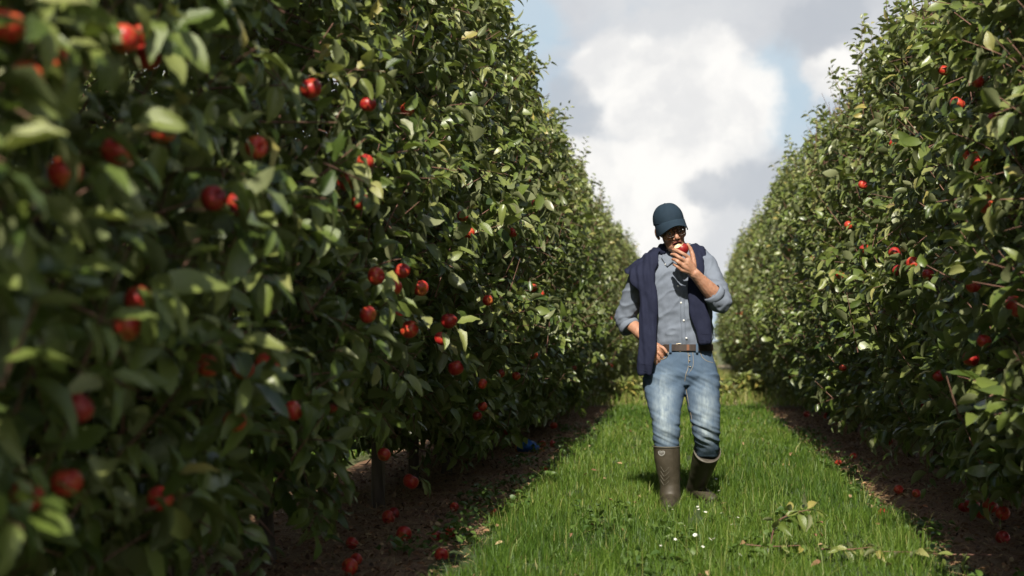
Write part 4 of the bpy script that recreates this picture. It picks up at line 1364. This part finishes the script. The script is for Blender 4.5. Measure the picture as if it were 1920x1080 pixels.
# --- shirt
def folds(p, n):
    a = mnoise.noise(Vector((p.x * 11 + p.z * 7, p.y * 8, p.z * 15 - p.x * 8)))
    b = mnoise.noise(Vector((p.x * 24 - p.z * 10, p.y * 18, p.z * 30)))
    near_waist = math.exp(-((p.z - 1.02) / 0.09) ** 2)
    c = mnoise.noise(Vector((p.x * 30, p.y * 30, p.z * 5)))
    rdg = 1 - abs(mnoise.noise(Vector((p.x * 6 + p.z * 5 + 2, p.y * 6, p.z * 9 - p.x * 5)))) * 2.2
    return 0.007 * a + 0.004 * b + 0.008 * near_waist * c + 0.007 * max(0.0, rdg) ** 3
def r_(x0, x1, py, y, hd, ex=2.3):
    c = P((x0 + x1) / 2, py, y)
    return (c, X * ((x1 - x0) / 2 * S_ * (1 + y / D0)), Y * hd, ex)
def r2_(x0, x1, py, y, hd, tilt):
    c, u, w, e = r_(x0, x1, py, y, hd)
    return (c, u + Z * u.length * tilt, w, e)
torso = ring_loft([r_(1231, 1331, 660, .12, .108), r_(1224, 1335, 642, .12, .122), r_(1217, 1336, 615, .12, .128), r_(1213, 1334, 580, .11, .130),
                   r_(1206, 1334, 540, .10, .132), r2_(1195, 1338, 512, .10, .125, .16), r2_(1202, 1336, 495, .10, .105, .20), r2_(1224, 1322, 477, .10, .085, .16), r_(1244, 1298, 464, .095, .070, 2)], 32)
CUFF_L = ELB_L + Vector((0.012, -0.01, -0.035))
sl = [torso,
      limb([SHO_L + Vector((.01, 0, 0)), SHO_L.lerp(ELB_L, .35), SHO_L.lerp(ELB_L, .75), ELB_L + Vector((-.004, 0, .01)), CUFF_L], [.072, .068, .064, .066, .060], 20, 5),
      limb([SHO_R + Vector((-.012, 0, 0)), SHO_R.lerp(ELB_R, .35), SHO_R.lerp(ELB_R, .8), ELB_R, ELB_R.lerp(WRI_R, .22)], [.073, .070, .067, .067, .061], 20, 5)]
def shirt_disp(p, n):
    d = folds(p, n)
    for e in (ELB_L, ELB_R):
        k = math.exp(-((p - e).length / 0.10) ** 2)
        d += 0.010 * k * mnoise.noise(Vector((p.x * 20, p.y * 20, p.z * 34)))
    return d
shirt = merged('shirt', sl, 0.0060, M_SHIRT, man, 4, 0.5, shirt_disp)
# rolled cuffs
for nm, a, b, r in (('cuff', CUFF_L, CUFF_L + (CUFF_L - ELB_L).normalized() * 0.03 + Vector((.012, -.01, 0)), .060), ('cuff', ELB_R.lerp(WRI_R, .16), ELB_R.lerp(WRI_R, .34), .060)):
    d = (b - a).normalized()
    u = d.orthogonal().normalized(); w = d.cross(u)
    V, Fc, k = [], [], 30
    prof_ = [(0.0, .96), (0.10, 1.08), (0.45, 1.12), (0.85, 1.10), (1.0, 1.03), (1.0, .90), (0.55, .86)]
    ln = (b - a).length
    for t, s in prof_:
        for j in range(k):
            an = 2 * math.pi * j / k
            rr = r * s * (1 + 0.05 * mnoise.noise(Vector((math.cos(an) * 1.7, math.sin(an) * 1.7, t * 2 + a.x * 9))))
            V.append(a + d * ln * t + (u * math.cos(an) + w * math.sin(an)) * rr)
    for i in range(len(prof_) - 1):
        for j in range(k): Fc.append((i * k + j, i * k + (j + 1) % k, (i + 1) * k + (j + 1) % k, (i + 1) * k + j))
    part(nm, V, Fc, M_SHIRT, shirt)
# front surface of a made piece, for laying details on it
from mathutils.bvhtree import BVHTree
def surf(o):
    me = o.data
    return BVHTree.FromPolygons([v.co for v in me.vertices], [p.vertices[:] for p in me.polygons])
def lay(tree, px, py, lift=0.0015, y=0.0):
    """drop a point straight back from the man's front on to a surface"""
    p = P(px, py, y)
    hit = tree.ray_cast(Vector((p.x, -0.8, p.z)), Vector((0, 1, 0)))
    return (hit[0] + Vector((0, -lift, 0))) if hit[0] else p
TS = surf(shirt)
# placket, buttons
strip = [(1272, 497), (1276, 525), (1279, 560), (1280, 595), (1282, 625), (1283, 646)]
V, Fc = [], []
for i in range(41):
    f = i / 40 * (len(strip) - 1); a = min(int(f), len(strip) - 2); t = f - a
    px, py = [strip[a][c] * (1 - t) + strip[a + 1][c] * t for c in (0, 1)]
    for dx, lf in ((-5, -0.003), (-4.6, 0.003), (4.6, 0.003), (5, -0.003)): V.append(lay(TS, px + dx, py, lf))
for i in range(40):
    for j in range(3): Fc.append((i * 4 + j, i * 4 + j + 1, i * 4 + j + 5, i * 4 + j + 4))
part('placket', V, Fc, M_SHIRT, shirt)
for px, py in ((1248, 496), (1271, 537), (1277, 568), (1282, 601), (1287, 634)):
    c = lay(TS, px, py, 0.006)
    V, F = ball(c, (0.0062, 0.003, 0.0062), None, 12)
    part('button', V, F, M_BUTTON, shirt)
# collar: two pointed leaves and a band
for A_, B_, C_, D_ in (((1245, 470), (1263, 491), (1251, 501), (1240, 484)), ((1295, 470), (1269, 493), (1281, 507), (1299, 490))):
    V, Fc, g = [], [], 6
    for lf in (0.011, 0.004):
        for i in range(g + 1):
            for j in range(g + 1):
                u, w = i / g, j / g
                px = (A_[0] * (1 - u) + B_[0] * u) * (1 - w) + (D_[0] * (1 - u) + C_[0] * u) * w
                py = (A_[1] * (1 - u) + B_[1] * u) * (1 - w) + (D_[1] * (1 - u) + C_[1] * u) * w
                V.append(lay(TS, px, py, lf, 0.03))
    m = (g + 1) ** 2
    for i in range(g):
        for j in range(g):
            a = i * (g + 1) + j
            Fc += [(a, a + 1, a + g + 2, a + g + 1), (m + a, m + a + g + 1, m + a + g + 2, m + a + 1)]
    edge_ = [i * (g + 1) for i in range(g + 1)] + [g * (g + 1) + j for j in range(1, g + 1)] + [i * (g + 1) + g for i in range(g - 1, -1, -1)] + [j for j in range(g - 1, 0, -1)]
    for a, b in zip(edge_, edge_[1:] + edge_[:1]): Fc.append((a, b, b + m, a + m))
    part('collar', V, Fc, M_SHIRT, shirt)
v, q = smooth_tube([P(1243, 470, .03), P(1240, 462, .09), P(1262, 456, .17), P(1297, 462, .13), P(1297, 472, .04)], [.012] * 5, 8, 5)
part('collar_band', v, [q], M_SHIRT, shirt)

# --- jeans
def tk(x0, x1, py, y, hd, ex=2.2): return r_(x0, x1, py, y, hd, ex)
legL = ring_loft([tk(1207, 1290, 700, .11, .118), tk(1205, 1288, 722, .10, .115), tk(1211, 1281, 748, .06, .100), tk(1219, 1275, 775, .02, .086),
                  tk(1223, 1275, 795, .00, .080), tk(1224, 1274, 815, .005, .080), tk(1226, 1273, 832, .02, .078), tk(1229, 1270, 850, .03, .070)], 28)
legR = ring_loft([tk(1276, 1348, 700, .13, .118), tk(1281, 1349, 722, .125, .112), tk(1287, 1349, 748, .10, .100), tk(1292, 1349, 775, .085, .088),
                  tk(1297, 1350, 798, .085, .084), tk(1300, 1350, 818, .11, .082), tk(1303, 1348, 838, .16, .078), tk(1306, 1346, 856, .20, .066)], 28)
pelvis = ring_loft([tk(1230, 1333, 649, .12, .110), tk(1224, 1335, 662, .12, .118), tk(1213, 1341, 682, .12, .124), tk(1206, 1347, 702, .12, .125), tk(1212, 1344, 722, .12, .10)], 32)
def jean_disp(p, n):
    z = p.z
    d = 0.004 * mnoise.noise(Vector((p.x * 16, p.y * 12, z * 22)))
    crease = mnoise.noise(Vector((p.x * 9 + 3, p.y * 6, z * 46 + p.x * 22)))
    d += (0.008 * math.exp(-((z - 0.42) / 0.07) ** 2) + 0.006 * math.exp(-((z - 0.52) / 0.10) ** 2) + 0.0075 * math.exp(-((z - 0.77) / 0.07) ** 2)) * crease
    return d
jeans = merged('jeans', [pelvis, legL, legR], 0.0058, M_DENIM, man, 4, 0.5, jean_disp)
me = jeans.data
fa = me.attributes.new('fade', 'FLOAT', 'POINT')
vals = []
fl, fr = P(1243, 760, 0), P(1322, 775, 0)
kl, kr = P(1248, 815, 0), P(1326, 825, 0)
for v_ in me.vertices:
    p = v_.co
    front = max(0.0, -v_.normal.y)
    a = max(math.exp(-(((p.x - fl.x) / 0.06) ** 2 + ((p.z - fl.z) / 0.17) ** 2)), math.exp(-(((p.x - fr.x) / 0.06) ** 2 + ((p.z - fr.z) / 0.17) ** 2)))
    b = max(math.exp(-(((p.x - kl.x) / 0.05) ** 2 + ((p.z - kl.z) / 0.06) ** 2)), math.exp(-(((p.x - kr.x) / 0.04) ** 2 + ((p.z - kr.z) / 0.06) ** 2)))
    vals.append(min(1.0, (0.95 * a + 0.5 * b) * (0.25 + 0.75 * front) * (0.8 + 0.5 * mnoise.noise(p * 18))))
fa.data.foreach_set('value', vals)
TJ = surf(jeans)
def seam_line(name, pts, r, mat, parent, tree, lift=0.001):
    Q_ = [lay(tree, x, y, lift) for x, y in pts]
    v, q = smooth_tube(Q_, [r] * len(Q_), 5, 3)
    part(name, v, [q], mat, parent)
seam_line('fly_seam', [(1290, 660), (1291, 675), (1290, 690), (1286, 702), (1284, 715)], .0018, M_STITCH, jeans, TJ)
seam_line('fly_edge', [(1299, 660), (1300, 678), (1298, 690), (1288, 704)], .0013, M_STITCH, jeans, TJ)
seam_line('pocket_seam', [(1254, 658), (1251, 668), (1242, 674), (1230, 676)], .0022, M_STITCH, jeans, TJ, 0.003)
seam_line('pocket_seam', [(1313, 660), (1317, 670), (1326, 677), (1337, 680)], .0018, M_STITCH, jeans, TJ)
seam_line('inseam', [(1286, 728), (1290, 750), (1295, 775), (1299, 800)], .0015, M_STITCH, jeans, TJ)
for px, py in ((1293, 667), (1293, 677), (1294, 688)):
    V, F = ball(lay(TJ, px, py, 0.003), (0.005, 0.003, 0.005), None, 10); part('button', V, F, M_METAL, jeans)

# --- belt
belt = link('belt', None, man)
V, Fc, k = [], [], 56
ring0 = [(645.5, 0.000), (645.5, 0.007), (657.5, 0.009), (657.5, 0.000)]
for py, ex in ring0:
    c, u, w, e = tk(1228.5, 1334, py, .12, .119)
    for j in range(k):
        a = 2 * math.pi * j / k
        ca, sa = math.cos(a), math.sin(a)
        d = Vector((ca, sa, 0)) * ex
        V.append(c + u * math.copysign(abs(ca) ** (2 / 2.2), ca) + w * math.copysign(abs(sa) ** (2 / 2.2), sa) + d)
for i in range(4):
    for j in range(k): Fc.append((i * k + j, i * k + (j + 1) % k, ((i + 1) % 4) * k + (j + 1) % k, ((i + 1) % 4) * k + j))
strap_ = part('strap', V, Fc, M_LEATHER, belt, False)
TB = surf(strap_)
bk = [(1268, 645), (1282, 645), (1282, 658), (1268, 658), (1268, 645)]
v, q = smooth_tube([lay(TB, x, y, .004) for x, y in bk], [.0022] * 5, 6, 2); part('buckle', v, [q], M_METAL, belt)
for px in (1290,):
    V = []
    for x, y in ((px - 2.5, 645), (px + 2.5, 645), (px + 2.5, 658.5), (px - 2.5, 658.5)):
        V.append(lay(TB, x, min(max(y, 646), 657), .006))
    V += [v_ + Vector((0, .004, 0)) for v_ in V]
    part('keeper', V, [(0, 1, 2, 3), (7, 6, 5, 4), (0, 4, 5, 1), (1, 5, 6, 2), (2, 6, 7, 3), (3, 7, 4, 0)], M_TAN, belt, False)
for px in (1257, 1307):
    V = []
    for x, y in ((px - 2.2, 646), (px + 2.2, 646), (px + 2.2, 657), (px - 2.2, 657)): V.append(lay(TB, x, y, .006))
    V[2] = V[2] + Vector((0, 0, -.012)); V[3] = V[3] + Vector((0, 0, -.012)); V[0] = V[0] + Vector((0, 0, .006)); V[1] = V[1] + Vector((0, 0, .006))
    V += [v_ + Vector((0, .005, 0)) for v_ in V]
    part('belt_loop', V, [(0, 1, 2, 3), (7, 6, 5, 4), (0, 4, 5, 1), (1, 5, 6, 2), (2, 6, 7, 3), (3, 7, 4, 0)], M_DENIM, jeans, False)

# --- boots
def boot(label, shaft, foot, voxel=0.005):
    b = merged('boot', [ring_loft(shaft, 28)] + foot, voxel, M_RUBBER, man, 5, 0.5,
               lambda p, n: 0.0022 * mnoise.noise(Vector((p.x * 14, p.y * 14, p.z * 26))))
    if label: b['label'] = label
    return b
shaftL = [tk(1225, 1274, 837, .025, .082, 2), tk(1227, 1275, 860, .03, .080, 2), tk(1232, 1275, 885, .04, .072, 2), tk(1237, 1275, 908, .045, .062, 2), tk(1237, 1276, 930, .04, .066, 2), tk(1236, 1277, 945, .04, .07, 2)]
az = P(1256, 948, 0.0)
footL = [limb([(az.x + .002, .10, .045), (az.x, .02, .055), (az.x - .002, -.07, .048), (az.x - .004, -.16, .036)], [(.040, .040), (.046, .050), (.050, .042), (.044, .030)], 16, 5, (1, 0, 0))]
bl = boot(None, shaftL, footL)
TBL = surf(bl)
# rear boot: shaft leans back, foot turned out
t0, t1 = P(1326, 846, .19), P(1307, 908, .47)
ax = (t0 - t1).normalized()
def rr_(t, hw, hd):
    c = t1.lerp(t0, t)
    u = (X - ax * X.dot(ax)).normalized(); w = ax.cross(u)
    return (c, u * hw, w * hd, 2)
shaftR = [rr_(1.0, .080, .082), rr_(.8, .078, .082), rr_(.5, .070, .076), rr_(.2, .062, .068), rr_(-.05, .058, .064), rr_(-.3, .056, .06)]
heel, ball_, toe = P(1296, 925, .52), P(1322, 932, .40), P(1338, 936, .33)
heel.z, ball_.z, toe.z = 0.07, 0.05, 0.035
footR = [limb([heel, heel.lerp(ball_, .5) + Vector((0, 0, .012)), ball_, toe], [(.040, .045), (.044, .048), (.048, .042), (.040, .028)], 16, 5)]
br = boot(None, shaftR, footR)
for nm, ring, parent in (('rim', shaftL[0], bl), ('rim', shaftR[0], br)):
    c, u, w = ring[0], ring[1], ring[2]
    pts = [c + u * 1.0 * math.cos(a) + w * 1.0 * math.sin(a) for a in np.linspace(0, 2 * math.pi, 37)]
    v, q = smooth_tube(pts, [.0042] * 37, 7, 1)
    part(nm, v, [q], M_RUBBER2, parent)
def sole(parent, pts, hw):
    V, Fc = [], []
    out = []
    n = len(pts)
    for i, (c, h) in enumerate(zip(pts, hw)):
        d = (pts[min(i + 1, n - 1)] - pts[max(i - 1, 0)]); d.z = 0; d.normalize()
        s = Vector((-d.y, d.x, 0))
        for z in (0.004, 0.022):
            V += [Vector((c.x, c.y, z)) + s * h, Vector((c.x, c.y, z)) - s * h]
    for i in range(n - 1):
        a, b = i * 4, (i + 1) * 4
        Fc += [(a, b, b + 1, a + 1), (a + 2, a + 3, b + 3, b + 2), (a, a + 2, b + 2, b), (a + 1, b + 1, b + 3, a + 3)]
    Fc += [(0, 1, 3, 2), ((n - 1) * 4, (n - 1) * 4 + 2, (n - 1) * 4 + 3, (n - 1) * 4 + 1)]
    part('sole', V, Fc, M_SOLE, parent, False)
sole(bl, [Vector((az.x + .002, y, 0)) for y in (.145, .12, .06, 0, -.07, -.14, -.185, -.20)], [.02, .038, .042, .042, .050, .048, .034, .015])
hd_ = (toe - heel).normalized()
sole(br, [heel - hd_ * .045, heel - hd_ * .02, heel + hd_ * .05, ball_ - hd_ * .02, ball_, toe, toe + hd_ * .02], [.018, .038, .042, .044, .050, .040, .02])
# chevrons and badge moulded on the front boot
for i in range(4):
    y0 = 874 + i * 8.5
    Q_ = [lay(TBL, x, y, .0006) for x, y in ((1238.5, y0), (1241.5, y0 + 5), (1245, y0 + 10.5), (1248.5, y0 + 8), (1252, y0 + 4.5), (1255, y0 + 1))]
    v, q = smooth_tube(Q_, [.0022] * 6, 5, 1)
    part('chevron', v, [q], M_RUBBER2, bl)
bd = [(1234.5, 846), (1238, 844.5), (1240.5, 846), (1243, 844.5), (1246.5, 846), (1245.5, 850), (1240.5, 853.5), (1235.5, 850), (1234.5, 846)]
v, q = smooth_tube([lay(TBL, x, y, .001) for x, y in bd], [.0011] * len(bd), 5, 2); part('badge', v, [q], M_BUTTON, bl)
for yy, x0, x1 in ((847.7, 1236, 1245), (850.2, 1237.5, 1243.5)):
    v, q = smooth_tube([lay(TBL, x, yy, .001) for x in np.linspace(x0, x1, 5)], [.0009] * 5, 5, 1); part('badge_line', v, [q], M_BUTTON, bl)
seam_line('shaft_seam', [(1262, 841), (1263, 860), (1264, 880), (1264, 900), (1264, 915)], .0012, M_RUBBER, bl, TBL, 0.0005)

# --- sweater laid over the shoulders, sleeves hanging down the front
def sw(pts, rad, flat): return limb(pts, rad, 24, 6, flat)
swm = [
 # over his right shoulder and down the front
 sw([P(1226, 510, .25), P(1213, 490, .19), P(1205, 486, .10), P(1203, 497, .02), P(1205, 518, -.020), P(1212, 540, -.032)], [(.115, .016), (.128, .016), (.134, .018), (.118, .018), (.080, .020), (.058, .020)], (0.80, 0, 0.60)),
 sw([P(1205, 525, -.020), P(1215, 550, -.036), P(1215, 600, -.045), P(1214, 650, -.055), P(1210, 680, -.052), P(1208, 700, -.042)], [(.056, .022), (.058, .020), (.056, .019), (.056, .020), (.052, .021), (.050, .019)], (1, -.12, .02)),
 # round the neck
 sw([P(1247, 470, .02), P(1238, 468, .08), P(1250, 470, .17), P(1285, 470, .18), P(1306, 474, .10), P(1301, 482, .02)], [(.030, .020), (.036, .020), (.04, .022), (.04, .022), (.036, .020), (.032, .018)], (0, 0, 1)),
 # over his left shoulder and down
 sw([P(1303, 492, .24), P(1305, 472, .15), P(1306, 471, .07), P(1305, 499, -.014), P(1304, 530, -.030)], [(.07, .022), (.072, .026), (.066, .030), (.050, .028), (.048, .022)], (0.95, 0, -0.3)),
 sw([P(1303, 515, -.022), P(1307, 550, -.036), P(1311, 590, -.034), P(1318, 620, -.030), P(1321, 643, -.030)], [(.044, .020), (.052, .020), (.056, .020), (.054, .021), (.045, .019)], (1, .18, 0)),
]
back = ring_loft([(P(1268, 476, .17), X * .17, Y * .05), (P(1268, 500, .22), X * .20, Y * .04), (P(1270, 560, .245), X * .19, Y * .03), (P(1272, 620, .25), X * .17, Y * .025)], 24)
def knit_disp(p, n):
    a = mnoise.noise(Vector((p.x * 22 + p.z * 4, p.y * 14, p.z * 6)))
    b = mnoise.noise(Vector((p.x * 40, p.y * 30, p.z * 22 + p.x * 20)))
    c = mnoise.noise(Vector((p.x * 38 + p.z * 3, p.y * 26, p.z * 3.5)))
    return 0.007 * a + 0.003 * b + 0.011 * c
sweater = merged('sweater', swm + [back], 0.0060, M_KNIT, man, 4, 0.5, knit_disp)
for x0, x1, py in ((1197, 1222, 693), (1309, 1333, 637)):
    TSW = surf(sweater)
    for k_ in (0, 1):
        Q_ = [lay(TSW, x, py + k_ * -12 + (x - x0) * 0.12, .0005) for x in np.linspace(x0, x1, 6)]
        v, q = smooth_tube(Q_, [.0016] * 6, 5, 1)
        part('rib_edge', v, [q], M_KNIT, sweater)

# --- the apple he bites (held: a thing of its own)
Mfl = Mat('apple_flesh'); Mfl.set(Base_Color=Mfl.ramp(Mfl.noise(9, 4), [(0.3, (0.62, 0.52, 0.26)), (0.7, (0.75, 0.66, 0.40))]), Roughness=0.55)
APC = P(1278, 467, -.166)
bite_dir = Vector((-0.52, -0.42, 0.74)).normalized()
V, Fc = apple_profile(nu=64, nv=48)
hole_c, R_B = bite_dir * 1.12, 0.82
Vn, mark = [], []
for p in V:
    p = Vector(p)
    d = p - hole_c
    rr = R_B * (1 + 0.07 * mnoise.noise(p * 5))
    mark.append(d.length < rr)
    Vn.append(hole_c + d.normalized() * rr if d.length < rr else p)    # a scooped, slightly ragged bite
me = mesh_np('apple', Vn, Fc, M_APPLE)
me.materials.append(Mfl.m)
for pl in me.polygons:
    if all(mark[i] for i in pl.vertices): pl.material_index = 1
ap = link('apple', me, None, ROOT + APC, (0.0, 0.25, 0.6), (0.041,) * 3)
ap.rotation_euler = (0, 0, 0)
link('stem', ME_STEM, ap).scale = (1, 1, 0.9)
tag(ap, 'bitten red apple with pale flesh held to the mouth', 'apple')
